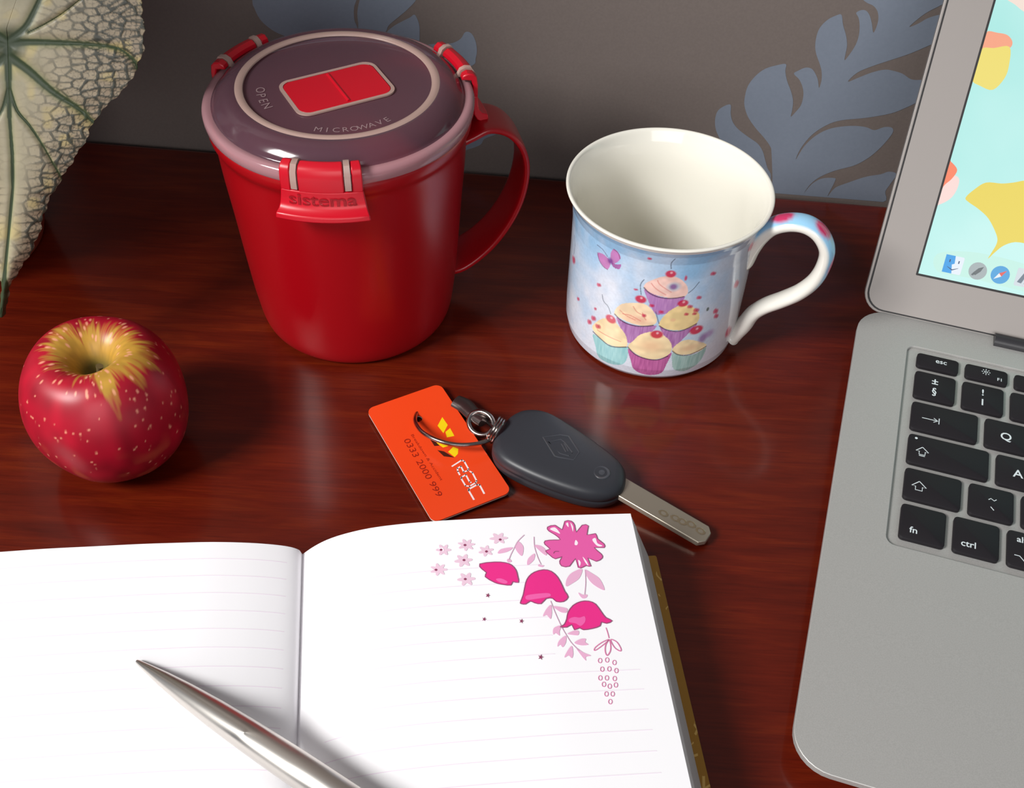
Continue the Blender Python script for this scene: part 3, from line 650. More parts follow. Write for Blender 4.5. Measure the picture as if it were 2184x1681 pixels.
k1 = np.clip((pol-edge+(st-.5)*1.3)/.6+.5, 0, 1)[..., None]
redc = sr(160, 10, 36)*(.75+.5*vnoise(A2*6, pol*1.5, 23))[..., None]
yel = sr(182, 138, 52)*(.85+.3*vnoise(A2*9, pol*3, 24))[..., None]
C = yel*(1-k1)+redc*k1
pat = np.clip((vnoise(A2*5+3, pol*1.6, 25)-.62)*4, 0, 1)*np.clip((pol-5.2)/1.5, 0, 1); C = C*(1-.5*pat[..., None])+sr(190, 90, 60)*.5*pat[..., None]
kk = np.clip((1.25-pol)/.6, 0, 1)[..., None]; C = C*(1-kk)+sr(118, 104, 50)*kk
for _ in range(330):
    a0 = RNG.uniform(0, 2*math.pi); p0 = 1.6+RNG.rand()**1.1*6.6; r0_ = RNG.uniform(.022, .055)
    Rm = np.interp(p0, pol[0], pr[:, 0]); da = (A2-a0+math.pi) % (2*math.pi)-math.pi
    el = 2.2 if p0 < 3.2 else 1.0
    d = np.hypot(da*Rm/r0_, (pol-p0)/(r0_*el)); k = np.clip((1.3-d)/.7, 0, 1)[..., None]*.75; C = C*(1-k)+sr(236, 160, 130)*k
i, j = np.meshgrid(np.arange(NA), np.arange(nk-1), indexing='ij'); a = i*nk+j; b = ((i+1) % NA)*nk+j
apple = thing('apple', (AX, AY, 0), 'red apple with yellow streaks round its stem hollow, left of the notebook', 'apple')
m_app = vcol('apple_skin', .4, Specular_IOR_Level=.5, Subsurface_Weight=.0)
M('fruit', V, np.stack([a+1, b+1, b, a], -1).reshape(-1, 4), m_app, apple, angle=None, col=C.reshape(-1, 3))
v, f = tube(smoothc([(AX, AY, AZ+1.0), (AX+.05, AY+.02, AZ+1.4), (AX+.14, AY+.06, AZ+1.75)], 5, False), [.13, .12, .12, .11, .11, .10, .10, .10, .11, .13, .14], 12); M('stem', v, f, mat('stem_brown', sr(96, 82, 48), .8), apple)

# ================================================================== notebook
QX = np.array([2.44, 25.68]); 
ZC = 2.9
_p = atz(1345, 1096, ZC); QX = _p[:2]
ex = np.array([math.cos(.2), math.sin(.2)]); ed = np.array([ex[1], -ex[0]])
_q = atz(1475, 1681, ZC)[:2]-QX; ed = _q/np.linalg.norm(_q); ex = np.array([-ed[1], ed[0]])
def prof_pt(px, py):
    P = atpl(px, py, (QX[0], QX[1], 0), (ed[0], ed[1], 0)); return float((P[:2]-QX)@ex), float(P[2])
rp = [prof_pt(*p) for p in ((645,1183),(670,1166),(700,1151),(740,1138),(790,1127),(850,1119),(930,1112),(1020,1107),(1120,1102),(1230,1099),(1345,1096))]
lp = [prof_pt(*p) for p in ((645,1183),(640,1175),(622,1168),(590,1163),(540,1159),(480,1157),(430,1157),(360,1159),(300,1161),(200,1166),(100,1171),(0,1178))]
SS = rp[0][0]; WPG = -SS
lp += [(SS-WPG, lp[-1][1]-.15*0+ (lp[-1][1]-lp[-2][1])*.8)]
rs, rz = smoothc(rp, 8, False).T; ls, lz = smoothc(lp, 8, False)[::-1].T
o_ = np.argsort(ls); ls, lz = ls[o_], lz[o_]
VL = 17.6
def pz(s): return np.where(s >= SS, np.interp(s, rs, rz), np.interp(s, ls, lz))
def B(s, v_, z): return (QX[0]+ex[0]*s+ed[0]*v_, QX[1]+ex[1]*s+ed[1]*v_, z)
nb = thing('notebook', B(SS, 9, 0), 'open lined notebook with pink printed flowers and a mustard cover', 'notebook')
m_paper = mat('white_paper', sr(248, 247, 250), .6)
m_edge = mat('page_edges', sr(214, 206, 204), .7)
wv = nd(m_edge, 'ShaderNodeTexWave', wave_type='BANDS', bands_direction='Z'); wv.inputs['Scale'].default_value = 500; wv.inputs['Distortion'].default_value = 1.0
link(m_edge, coords(m_edge), wv.inputs['Vector']); link(m_edge, ramp(m_edge, wv.outputs['Fac'], [(0, sr(178, 168, 168)), (1, sr(226, 220, 218))]), bs(m_edge).inputs['Base Color'])
m_cov = mat('mustard_cover', sr(158, 112, 30), .5)
vo_ = nd(m_cov, 'ShaderNodeTexVoronoi', feature='DISTANCE_TO_EDGE'); vo_.inputs['Scale'].default_value = 170; link(m_cov, coords(m_cov), vo_.inputs['Vector'])
n_ = noise(m_cov, coords(m_cov), 75, 2)
mm = nd(m_cov, 'ShaderNodeMath', operation='LESS_THAN'); mm.inputs[1].default_value = .06; link(m_cov, vo_.outputs['Distance'], mm.inputs[0])
m2 = nd(m_cov, 'ShaderNodeMath', operation='GREATER_THAN'); m2.inputs[1].default_value = .55; link(m_cov, n_, m2.inputs[0])
m3 = nd(m_cov, 'ShaderNodeMath', operation='MULTIPLY'); link(m_cov, mm.outputs[0], m3.inputs[0]); link(m_cov, m2.outputs[0], m3.inputs[1])
link(m_cov, ramp(m_cov, m3.outputs[0], [(0, sr(158, 112, 30)), (1, sr(205, 165, 90))]), bs(m_cov).inputs['Base Color'])
CT = .22
for nm, s0, s1 in (('back_cover', SS+.35, 1.25), ('front_cover', SS-WPG-1.25, SS-.35)):
    v, f = extr(rrect(s0, -.05, s1, VL+.15, .08, 3), CT, B); v = [B(*p) if False else p for p in v]; bev(M(nm, v, f, m_cov, nb, angle=30), .05, 2)
v, f = extr([(SS-.35, -.05), (SS+.35, -.05), (SS+.35, VL+.15), (SS-.35, VL+.15)], CT*.8, B); M('spine', v, f, m_cov, nb, smooth=False)
# page blocks (bulk of the paper), edges fanned outwards
def block(s_list, fan):
    n = len(s_list); V, Fc = [], []
    for vv in (0.0, VL):
        for s in s_list: V.append(B(s, vv, float(pz(np.array(s)))-.05))
        for s in s_list:
            t = (s-SS)/WPG; V.append(B(s+fan*abs(t)**3, vv, CT+.01))
    for i in range(n-1):
        a, b, c, d = i, i+1, i+1+n, i+n; e = 2*n
        Fc += [(a, b, c, d), (a+e, d+e, c+e, b+e), (a, a+e, b+e, b), (d, c, c+e, d+e)]
    for i in (0, n-1): Fc.append((i, i+n, i+3*n, i+2*n))
    return V, Fc
sR = list(np.linspace(SS+.01, 0, 40)); sL = list(np.linspace(SS-.01, SS-WPG, 40))
for sl, fan in ((sR, .95), (sL, -.95)):
    v, f = block(sl, fan); o = M('page_block', v, f, m_edge, nb, smooth=False)
def sheet(sl):
    n = len(sl); NV = 14; V, Fc = [], []
    for k in range(2):
        for j in range(NV+1):
            for s in sl: V.append(B(s, -.01+(VL+.02)*j/NV, float(pz(np.array(s)))-.035*k))
    N = n*(NV+1)
    for j in range(NV):
        for i in range(n-1):
            a = j*n+i; Fc += [(a, a+1, a+1+n, a+n), (a+N, a+n+N, a+1+n+N, a+1+N)]
    per = [i for i in range(n)]+[j*n+n-1 for j in range(1, NV+1)]+[NV*n+i for i in range(n-2, -1, -1)]+[j*n for j in range(NV-1, 0, -1)]
    for a, b in zip(per, per[1:]+per[:1]): Fc.append((a, a+N, b+N, b))
    return V, Fc
v, f = sheet(list(np.concatenate([np.linspace(SS, SS+3, 30), np.linspace(SS+3, 0.0, 24)[1:]]))); pgR = M('page', v, f, m_paper, nb, angle=60); pgR['label'] = 'right page with printed pink flowers'
v, f = sheet(list(np.concatenate([np.linspace(SS, SS-2.5, 34), np.linspace(SS-2.5, SS-WPG, 24)[1:]]))); pgL = M('page', v, f, m_paper, nb, angle=60); pgL['label'] = 'blank ruled left page'
for k in range(5):   # a few loose leaves fanned under the right page
    dz = .12+.09*k; sl = list(np.linspace(-.8, .06+.05*k, 4)); V, Fc = [], []
    for w_ in (0, .012):
        for vv in (.03, VL-.02):
            for s in sl: V.append(B(s, vv, float(pz(np.array(min(s, 0))))-dz-w_-(max(s, 0))*.8))
    n = 4
    for i in range(3): Fc += [(i, i+1, i+1+n, i+n), (i+8, i+8+n, i+9+n, i+9), (i, i+8, i+9, i+1), (i+n, i+1+n, i+9+n, i+8+n)]
    Fc += [(3, 11, 15, 7), (0, 4, 12, 8)]
    M('page', V, Fc, m_edge, nb, smooth=False)
def page_at(px, py):
    z = 2.9
    for _ in range(8):
        P = atz(px, py, z); s = float((P[:2]-QX)@ex); z = float(pz(np.array(s)))
    P = atz(px, py, z); return float((P[:2]-QX)@ex), float((P[:2]-QX)@ed)
def drape(name, items, mt, par, eps=.012):
    parts = []
    for pts, tf in items: parts.append(([B(p[0], p[1], float(pz(np.array(p[0])))+eps) for p in pts], tf))
    v, f = merge(parts); return M(name, v, f, mt, par, smooth=False)
m_rule = mat('ruled_line_ink', sr(240, 228, 240), .6)
# ruling, following the bend of the paper
right_end = page_at(612, 1201); vs = [page_at(600, y)[1] for y in (1199, 1511)]
sp = (vs[1]-vs[0])/8
itL, itR = [], []
for k in range(24):
    vv = vs[0]+sp*k
    if vv > VL-.8: break
    itL.append(ribbon([(s, vv) for s in np.linspace(SS-WPG+1, SS-.45, 60)], .028))
    itR.append(ribbon([(s, vv) for s in np.linspace(SS+2.2 if vv < 5.2 else SS+.9, (-4.6 if vv < 2 else -3.4) if vv < 5.6 else -.8, 50)], .028)) if vv > 2.0 else None
drape('ruled_lines', itL, m_rule, pgL, .006); drape('ruled_lines', [q for q in itR if q is not None], m_rule, pgR, .006)
def c5(x, y): return 880+x/3.6537, 1080+y/3.6537
def pp(pts): return [page_at(*c5(*p)) for p in pts]
def fill(pts, n=2, sm=4):
    q = smoothc(pp(pts), sm) if sm else pp(pts); a, b = tess(q); return split(a, b, n)
def line(pts, w, closed=False, sm=5): return ribbon(smoothc(pp(pts), sm, closed), w, closed)
I_pink = mat('ink_pink', sr(228, 92, 166), .6); I_hot = mat('ink_hot_pink', sr(232, 42, 136), .6); I_pale = mat('ink_pale_pink', sr(232, 176, 208), .6)
I_out = mat('ink_mauve_outline', sr(150, 75, 115), .6); I_mid = mat('ink_mid_pink', sr(238, 96, 170), .6); I_wht = mat('ink_white', sr(250, 235, 245), .6)
daisy = [(1050,165),(1110,150),(1165,185),(1185,120),(1235,118),(1262,150),(1275,205),(1320,150),(1370,155),(1358,225),(1425,215),(1440,255),(1490,295),(1492,325),(1415,325),(1470,375),(1478,405),(1430,432),(1365,405),(1390,470),(1350,465),(1325,478),(1290,480),(1268,410),(1222,470),(1160,468),(1145,430),(1165,395),(1110,412),(1070,385),(1035,350),(1070,335),(1030,300),(1032,272),(1100,265),(1150,262),(1110,225),(1060,195)]
bell1 = [(522,452),(640,437),(720,442),(770,460),(805,500),(818,545),(825,597),(780,590),(765,617),(700,612),(640,597),(565,552),(575,520),(540,492)]
bell2 = [(840,750),(862,690),(880,600),(905,550),(950,515),(1020,497),(1080,510),(1130,555),(1165,620),(1185,665),(1212,710),(1175,745),(1120,745),(1090,720),(1040,722),(1000,762),(950,755),(915,742),(880,765),(845,762)]
bell3 = [(1148,942),(1180,925),(1200,880),(1210,830),(1250,775),(1310,745),(1370,742),(1425,765),(1470,825),(1505,870),(1555,895),(1510,915),(1470,905),(1460,935),(1400,955),(1330,965),(1300,950),(1260,965),(1240,925),(1200,945)]
pale = [[(1195,625),(1200,570),(1240,520),(1320,490),(1300,560),(1240,605)], [(1340,495),(1400,525),(1460,570),(1495,655),(1420,620),(1370,570)], [(665,370),(690,335),(780,322),(740,355)], [(800,330),(820,275),(860,310),(862,360),(845,388)],
 [(895,460),(900,410),(950,370),(945,420)], [(950,305),(1000,310),(1040,345),(1040,385),(990,350)], [(1078,770),(1085,830),(1075,880),(1045,850),(1015,858),(1040,805)], [(1095,782),(1150,785),(1205,800),(1195,830),(1150,825)], [(1160,930),(1145,975),(1145,1010),(1115,990),(1095,1000),(1100,950)], [(1205,995),(1260,970),(1295,975),(1290,1005),(1250,1005)],
 [(1192,1010),(1195,1060),(1170,1100),(1150,1080),(1128,1095),(1140,1050)], [(1260,1065),(1310,1035),(1350,1035),(1345,1060),(1370,1080),(1310,1085)], [(1240,1090),(1252,1150),(1240,1185),(1215,1165),(1182,1180),(1205,1130)], [(1270,1100),(1330,1140),(1390,1165),(1350,1175),(1350,1205),(1310,1160)],
 [(735,430),(740,412),(760,415),(772,432),(750,440)], [(978,468),(985,452),(1000,460),(1025,462),(1010,475)], [(1290,675),(1325,690),(1360,690),(1355,712),(1320,718)]]
def blossom(cx, cy, rx, ry, n, ph):
    return [(cx+rx*(.78+.24*math.cos(n*a+ph))*math.cos(a), cy+ry*(.78+.24*math.cos(n*a+ph))*math.sin(a)) for a in np.linspace(0, 2*math.pi, 36, endpoint=False)]
bl = [(240,342,60,46,6,0),(418,303,70,48,7,1),(670,252,72,46,6,.5),(572,350,62,44,6,2),(395,425,72,52,6,1),(203,495,70,50,7,0),(418,570,72,54,6,.6)]
drape('pale_blossom_print', [fill(blossom(*b), 1, 0) for b in bl], mat('ink_palest', sr(234, 200, 219), .6), pgR)
drape('leaf_print', [fill(p, 2) for p in pale], I_pale, pgR)
drape('daisy_print', [fill(daisy, 2, 2)], I_pink, pgR, .014)
drape('bell_flower_print', [fill(b, 2, 2) for b in (bell1, bell2, bell3)], I_hot, pgR, .014)
drape('flower_highlight_print', [fill(p, 1) for p in ([(885,700),(960,685),(1060,680),(1070,705),(960,725),(890,730)], [(1220,880),(1260,865),(1300,870),(1340,860),(1345,900),(1310,935),(1270,915),(1220,905)], [(650,570),(690,565),(740,590),(720,605),(670,590)])], I_mid, pgR, .018)
for p in ([(1262,300),(1270,265),(1288,285),(1280,305)], [(1400,265),(1425,250),(1440,290),(1480,310),(1440,312)], [(1290,420),(1300,470),(1310,440)], [(1325,395),(1355,430),(1370,465),(1345,440)], [(1070,180),(1110,168),(1150,215),(1120,205)], [(1195,140),(1210,130),(1215,165)], [(1230,130),(1250,160),(1250,200),(1240,170)], [(200,330),(235,325),(245,350),(220,348)]): drape('flower_highlight_print', [fill(p, 1)], I_wht, pgR, .018)
drape('outline_print', [line(daisy, .03, True, 2), line(bell1, .035, True, 2), line(bell2, .035, True, 2), line(bell3, .035, True, 2), line([(1098,370),(1110,355),(1140,355)], .03)], I_out, pgR, .02)
drape('stem_print', [line(p, .028) for p in ([(870,225),(820,275),(790,330),(765,380),(750,420)], [(945,240),(950,320),(975,400),(1000,455)], [(1345,500),(1348,600),(1340,690)], [(1075,740),(1110,830),(1160,940),(1200,1010),(1240,1070),(1300,1130)])], mat('ink_grey_mauve', sr(205, 165, 190), .6), pgR, .016)
dots = [fill([(x-12, y), (x, y-9), (x+12, y), (x, y+9)], 0) for x, y in ((222,342),(408,305),(682,262),(575,355),(400,422),(182,498),(410,570))]
stars = []
for x, y, r in ((586,697,20),(558,882,18),(848,897,20),(998,1178,24)):
    stars.append(fill([(x+(r if i % 2 == 0 else r*.38)*math.cos(i*math.pi/5-1.3), y+(r if i % 2 == 0 else r*.38)*math.sin(i*math.pi/5-1.3)) for i in range(10)], 0, 0))
drape('star_print', dots+stars, mat('ink_dark_mauve', sr(140, 60, 95), .6), pgR, .02)
loops_ = [line([(1530,1040),(1480,1060),(1425,1100),(1415,1125),(1440,1115),(1500,1070)], .03, True), line([(1530,1045),(1505,1080),(1500,1130),(1515,1165),(1540,1130),(1542,1080)], .035, True), line([(1545,1040),(1590,1060),(1622,1110),(1618,1130),(1580,1110),(1552,1070)], .035, True), line([(1506,948),(1520,990),(1530,1030)], .03)]
for x, y in ((1460,1205),(1515,1200),(1572,1220),(1477,1272),(1532,1270),(1587,1283),(1462,1340),(1513,1340),(1574,1345),(1490,1390),(1535,1405),(1583,1395),(1510,1465),(1558,1465),(1540,1525)):
    loops_.append(line([(x+14*math.cos(a), y+18*math.sin(a)) for a in np.linspace(0, 2*math.pi, 9, endpoint=False)], .022, True, 2))
drape('seed_head_print', loops_, mat('ink_rose', sr(215, 120, 165), .6), pgR, .016)

# ================================================================== pen
def pen_pt(px, py, r, extra=0.0):
    # point whose tube of radius r rests above the page
    z = 3.0
    for _ in range(8):
        P = atz(px, py, z); s = float((P[:2]-QX)@ex); z = float(pz(np.array(s)))+r+extra
    return atz(px, py, z)
P0 = pen_pt(291, 1410, .06, .02)
P1 = atz(700, 1683, 0)
# lay the barrel so that it clears the highest part of the left page
for z1 in np.arange(2.2, 4.2, .02):
    s1 = atz(700, 1683, z1); d_ = (s1-P0)/np.linalg.norm(s1-P0); ok_ = True
    for a in np.linspace(.3, 12.5, 60):
        P = P0+d_*a; r_ = np.interp(a, [0, .12, .5, 1.2, 2.2, 3.4, 4.8, 6.5, 13], [.05, .085, .14, .235, .335, .415, .468, .5, .5])
        if P[2]-r_*1.01 < float(pz(np.array((P[:2]-QX)@ex))) and (P[:2]-QX)@ed < VL: ok_ = False; break
    if ok_: break
d_ = s1-P0; 
d_ /= np.linalg.norm(d_)
PL = 13.6
prr = [(0, .0), (.02, .055), (.12, .085), (.5, .14), (1.2, .235), (2.2, .335), (3.4, .415), (4.8, .468), (6.5, .50), (9.0, .50), (9.05, .47), (9.15, .47), (9.2, .50), (11.5, .47), (12.8, .42), (13.0, .3), (13.0, .18), (13.55, .17), (13.6, 0)]
pen = thing('pen', P0, 'tapered brushed steel pen lying across the notebook pages', 'pen')
m_steel = mat('brushed_steel', sr(214, 209, 202), .30, 1.0)
m_steel.node_tree.nodes['Principled BSDF'].inputs['Anisotropic'].default_value = .5
q = np.array([(a, max(b, .001)) for a, b in prr]); 
v, f = tube([P0+d_*a for a in q[:13, 0]], list(q[:13, 1]), 40); M('barrel', v, f, m_steel, pen, angle=40)
v, f = tube([P0+d_*a for a in q[12:16, 0]], list(q[12:16, 1]), 40); M('cap', v, f, m_steel, pen, angle=40)
v, f = tube([P0+d_*a for a in q[16:, 0]], list(q[16:, 1]), 24); M('push_button', v, f, m_steel, pen, angle=40)
sd = np.cross(d_, (0, 0, 1)); sd /= np.linalg.norm(sd); un = np.cross(sd, d_)
cl = [P0+d_*12.6+un*.45, P0+d_*12.5+un*.62, P0+d_*11.5+un*.64, P0+d_*9.6+un*.56, P0+d_*9.4+un*.53]
v, f = tube(smoothc(cl, 4, False), .12, 12, sec=lambda t, a: (math.cos(a)*.6, math.sin(a)*1.3), binormal=sd); M('pocket_clip', v, f, m_steel, pen)

# ================================================================== key tag card
CZ = .30
A = atz(938, 818, CZ); Bc = atz(798, 902, CZ); Cc = atz(1092, 1049, CZ)
xx = (Cc-A)[:2]; CL = np.linalg.norm(xx); xx /= CL; yy = np.array([-xx[1], xx[0]]); CWd = float((A-Bc)[:2]@yy); O2 = A[:2]-yy*CWd
def K(x, y, z): return (O2[0]+xx[0]*x+yy[0]*y, O2[1]+xx[1]*x+yy[1]*y, CZ-.10+z+0.0*x)
def kp(px, py):
    P = atz(px, py, CZ)[:2]-O2; return float(P@xx), float(P@yy)
hx, hy = kp(891, 893)
card = thing('key_tag', K(CL/2, CWd/2, -CZ+.1), 'orange plastic breakdown membership tag with white lettering, on the key ring', 'key tag')
m_or = mat('orange_plastic', sr(240, 72, 28), .28, 0)
hl = [(hx+.19*math.cos(a), hy+.19*math.sin(a)) for a in np.linspace(0, 2*math.pi, 20, endpoint=False)]
lo_ = rrect(0, 0, CL, CWd, .32, 6)
v, f = extr(lo_, .05, K, holes=[hl], z0=.05); M('tag_face', v, f, m_or, card, smooth=False)
v, f = extr(lo_, .05, K, holes=[hl], z0=0); M('tag_back', v, f, mat('white_plastic', sr(240, 225, 215), .4), card, smooth=False)
def flat(name, items, mt, par, fn, z):
    parts = [([fn(p[0], p[1], z) for p in pts], tf) for pts, tf in items]; v, f = merge(parts); return M(name, v, f, mt, par, smooth=False)
def c8(x, y): return 860+x/6.004, 840+y/6.004
def kq(pts): return [kp(*c8(*p)) for p in pts]
def kst(pts, w):
    q = np.array(kq(pts)); V_, F_ = [], []
    for a, b in zip(q[:-1], q[1:]):
        t = (b-a)/np.linalg.norm(b-a); n_ = np.array([-t[1], t[0]])*w/2; a = a-t*w/2.4; b = b+t*w/2.4; k = len(V_); V_ += [a+n_, a-n_, b-n_, b+n_]; F_.append((k, k+1, k+2, k+3))
    return np.array(V_), F_
I_yel = mat('tag_yellow', sr(248, 214, 20), .35); I_blk = mat('tag_dark', sr(70, 25, 12), .4); I_w = mat('tag_white', sr(250, 236, 236), .35); I_br = mat('tag_brown_ink', sr(150, 30, 10), .4)
flat('arrow_emblem', [tess(kq(p)) for p in ([(500,300),(570,400),(515,505),(440,410)], [(600,440),(655,540),(560,560),(540,490)], [(400,590),(480,580),(575,670),(510,690),(440,640)], [(575,745),(640,680),(705,705),(700,770),(660,812)])], I_yel, card, K, .103)
flat('arrow_emblem', [tess(kq(p)) for p in ([(345,585),(400,600),(465,665),(400,670)], [(437,722),(520,738),(655,818),(520,802)])], I_blk, card, K, .104)
R_ = [[(632,935),(745,862),(800,915),(825,975),(780,1000),(735,935),(715,900)], [(692,905),(745,985),(705,1040),(692,1010),(680,945)]]
rac = [kst([(628,928),(750,850),(782,868),(836,965),(824,985),(776,1002),(738,930),(694,955),(700,995),(722,1036)], .062),
       kst([(856,996),(886,1012),(940,1116),(926,1140),(850,1185),(798,1180),(742,1085),(748,1068),(802,1038),(850,1130),(866,1136)], .062), kst([(1035,1275),(978,1168),(945,1165),(842,1222),(838,1240),(903,1352)], .07)]
flat('tag_lettering', rac, I_w, card, K, .104)
def ktext(s, p0, p1, hgt, mt, nm):
    a = np.array(kp(*p0)); b = np.array(kp(*p1)); tv, tf_ = text2d(s, 1, 'LEFT'); ww = tv[:, 0].max(); hh_ = tv[:, 1].max()
    Lg = np.linalg.norm(b-a); dx = (b-a)/Lg; dy = np.array([-dx[1], dx[0]])
    flat(nm, [([a+dx*p[0]/ww*Lg+dy*p[1]/hh_*hgt for p in tv], tf_)], mt, card, K, .104)
ktext('0333 2000 999', c8(0, 590), c8(430, 1325), .26, I_br, 'tag_lettering')
ktext('Breakdown & Accident', c8(95, 525), c8(480, 1115), .11, I_br, 'tag_lettering')

# ================================================================== car key
fz = 1.15
S0 = atz(1052, 928, fz)[:2]; S1 = atz(1330, 1022, fz)[:2]
dx = S1-S0; FL = np.linalg.norm(dx); dx /= FL; dy = np.array([-dx[1], dx[0]])
def KF(x, y, z): return (S0[0]+dx[0]*x+dy[0]*y, S0[1]+dx[1]*x+dy[1]*y, z)
def fp_(px, py, z=fz): P = atz(px, py, z)[:2]-S0; return float(P@dx), float(P@dy)
ckey = thing('car_key', KF(FL/2, 0, 0), 'black car key fob with steel blade beside the orange tag', 'car key')
m_fob = mat('black_soft_plastic', sr(48, 50, 56), .42)
outl = smoothc([fp_(*p) for p in ((1066,905),(1088,880),(1122,866),(1168,872),(1225,905),(1285,946),(1326,980),(1337,1004),(1330,1035),(1300,1052),(1255,1052),(1190,1034),(1120,1006),(1070,978),(1050,950),(1055,925))], 5)
cen = outl.mean(0)
def ring_(sc, z): return [KF(*(cen+(p-cen)*sc), z) for p in outl]
lv = [(.86, .10), (.94, .16), (.985, .3), (1.0, .5), (1.0, .60), (.992, .62), (.992, .66), (1.0, .68), (.995, .85), (.965, 1.0), (.92, 1.09), (.84, 1.15), (.6, 1.185), (.3, 1.20)]
V, Fc = [], []; n = len(outl)
for sc, z in lv: V += ring_(sc, z)
for r in range(len(lv)-1):
    for i in range(n): j = (i+1) % n; a = r*n; Fc.append((a+i, a+j, a+j+n, a+i+n))
Fc += [tuple(range(n))[::-1], tuple(range((len(lv)-1)*n, len(lv)*n))]
if (outl[1]-outl[0])[0]*(cen-outl[0])[1]-(outl[1]-outl[0])[1]*(cen-outl[0])[0] < 0: Fc = [tuple(reversed(q)) for q in Fc]
M('fob', V, Fc, m_fob, ckey, angle=60)
def c44(x, y): return 780+x/2.8, 800+y/2.8
m_fobl = mat('fob_relief', sr(66, 68, 74), .3)
def fline(pts, r, nm, closed=False):
    q = [KF(*fp_(*c44(*p), 1.19), 1.185) for p in pts]; v, f = tube(q, r, 8, closed=closed); M(nm, v, f, m_fobl, ckey)
fline([(1058,372),(1160,358),(1212,366),(1275,462),(1242,508),(1150,492),(1128,485)], .035, 'emblem', True)
fline([(1092,400),(1165,385),(1190,405),(1235,465),(1215,485),(1160,470)], .03, 'emblem', True)
fline([(1168,412),(1195,460),(1210,458),(1185,408)], .03, 'emblem', True)
q0 = np.array(KF(*fp_(*c44(1410, 583), 1.16), 1.12)); v, f = lathe([(.30, 0), (.33, .05), (.30, .07), (.2, .04), (.14, .02), (.12, .06), (0, .07)], q0, 28); M('screw_cap', v, f, m_fobl, ckey)
# blade
b0 = np.array(atz(1318, 1038, .62)); b1 = np.array(atz(1510, 1150, .30)); bd = b1-b0; bL = np.linalg.norm(bd); bd /= bL
b0 = b0-bd*.8; bL += .8
bn = np.cross(bd, (0, 0, 1)); bn /= np.linalg.norm(bn); bu = np.cross(bn, bd)
BW = .46
def BL(x, y, z): return b0+bd*x+bn*y+bu*z
bp = [(0, -BW), (bL-.22, -BW), (bL, -BW+.25), (bL, BW-.25), (bL-.22, BW), (0, BW)]
v, f = extr(bp, .26, BL, z0=-.13); m_bl = mat('nickel_blade', sr(176, 166, 150), .36, .75)
bl_ = bev(M('blade', v, f, m_bl, ckey, angle=25), .04, 2); bl_['label'] = 'dimpled nickel blade'
for x_, y_ in ((bL*.60, -.12*0+.1), (bL*.70, .02), (bL*.76, -.0), (bL*.83, -.1), (bL*.92, -.05)):
    c_ = BL(x_, y_, .125); V, Fc = [], []
    for r_, z_ in ((.15, .012), (.12, .02), (.07, .004), (.0, .002)):
        for a in np.linspace(0, 2*math.pi, 14, endpoint=False): V.append(c_+bd*(r_*1.4*math.cos(a))+bn*(r_*math.sin(a))+bu*z_)
    for r_ in range(3):
        for i in range(14): j = (i+1) % 14; Fc.append((r_*14+i, r_*14+j, r_*14+14+j, r_*14+14+i))
    M('dimple', V, Fc, mat('polished_nickel', sr(225, 215, 185), .15, 1.0) if x_ == bL*.60 else bpy.data.materials['polished_nickel'], ckey)
# rings
m_chr = mat('dark_chrome', sr(168, 158, 154), .2, 1.0)
kr = thing('key_ring', K(hx, hy, -CZ+.1), 'steel key ring with small clasp joining tag and car key', 'key ring')
def p3(px, py, z): return atz(px, py, z)
rp_ = [p3(888, 884, .28), p3(886, 900, .62), p3(900, 921, .85), p3(930, 938, .95), p3(968, 948, .95), p3(1008, 948, .9), p3(1040, 940, .8), p3(1054, 925, .7), p3(1045, 905, .5), p3(1010, 885, .15), p3(970, 870, .09), p3(925, 868, .09), p3(898, 876, .12)]
v, f = tube(smoothc(rp_, 6), .085, 14, closed=True); M('ring', v, f, m_chr, kr)
for k in range(3):
    c_ = np.array(p3(1052+5*k, 914+3*k, .85)); V = []
    a1 = np.array([dx[0], dx[1], 0])*.22+np.array([0, 0, .0]); a2 = np.array([dy[0], dy[1], 0])*.50
    pth = [c_+a2*math.cos(t)+np.array([0, 0, .62])*math.sin(t)*.85+a1*math.sin(t)*.8 for t in np.linspace(0, 2*math.pi, 30, endpoint=False)]
    v, f = tube(pth, .055, 10, closed=True); M('ring', v, f, m_chr, kr)
cl_ = [p3(972, 856, .3), p3(992, 866, .35), p3(1010, 884, .45), p3(1032, 900, .55)]
v, f = tube(smoothc(cl_, 4, False), .42, 16, sec=lambda t, a: (math.cos(a)*(.9-.3*abs(t-.3)), math.sin(a)*.42)); M('clasp', v, f, mat('gunmetal', sr(112, 104, 102), .3, .9), kr)
v, f = tube([p3(1026, 903, .5)+np.array([.50*math.cos(t)+.1*math.sin(t), .40*math.sin(t)-.2*math.cos(t), .22*math.sin(t)]) for t in np.linspace(0, 2*math.pi, 26, endpoint=False)], .11, 12, closed=True); M('clasp', v, f, m_chr, kr)

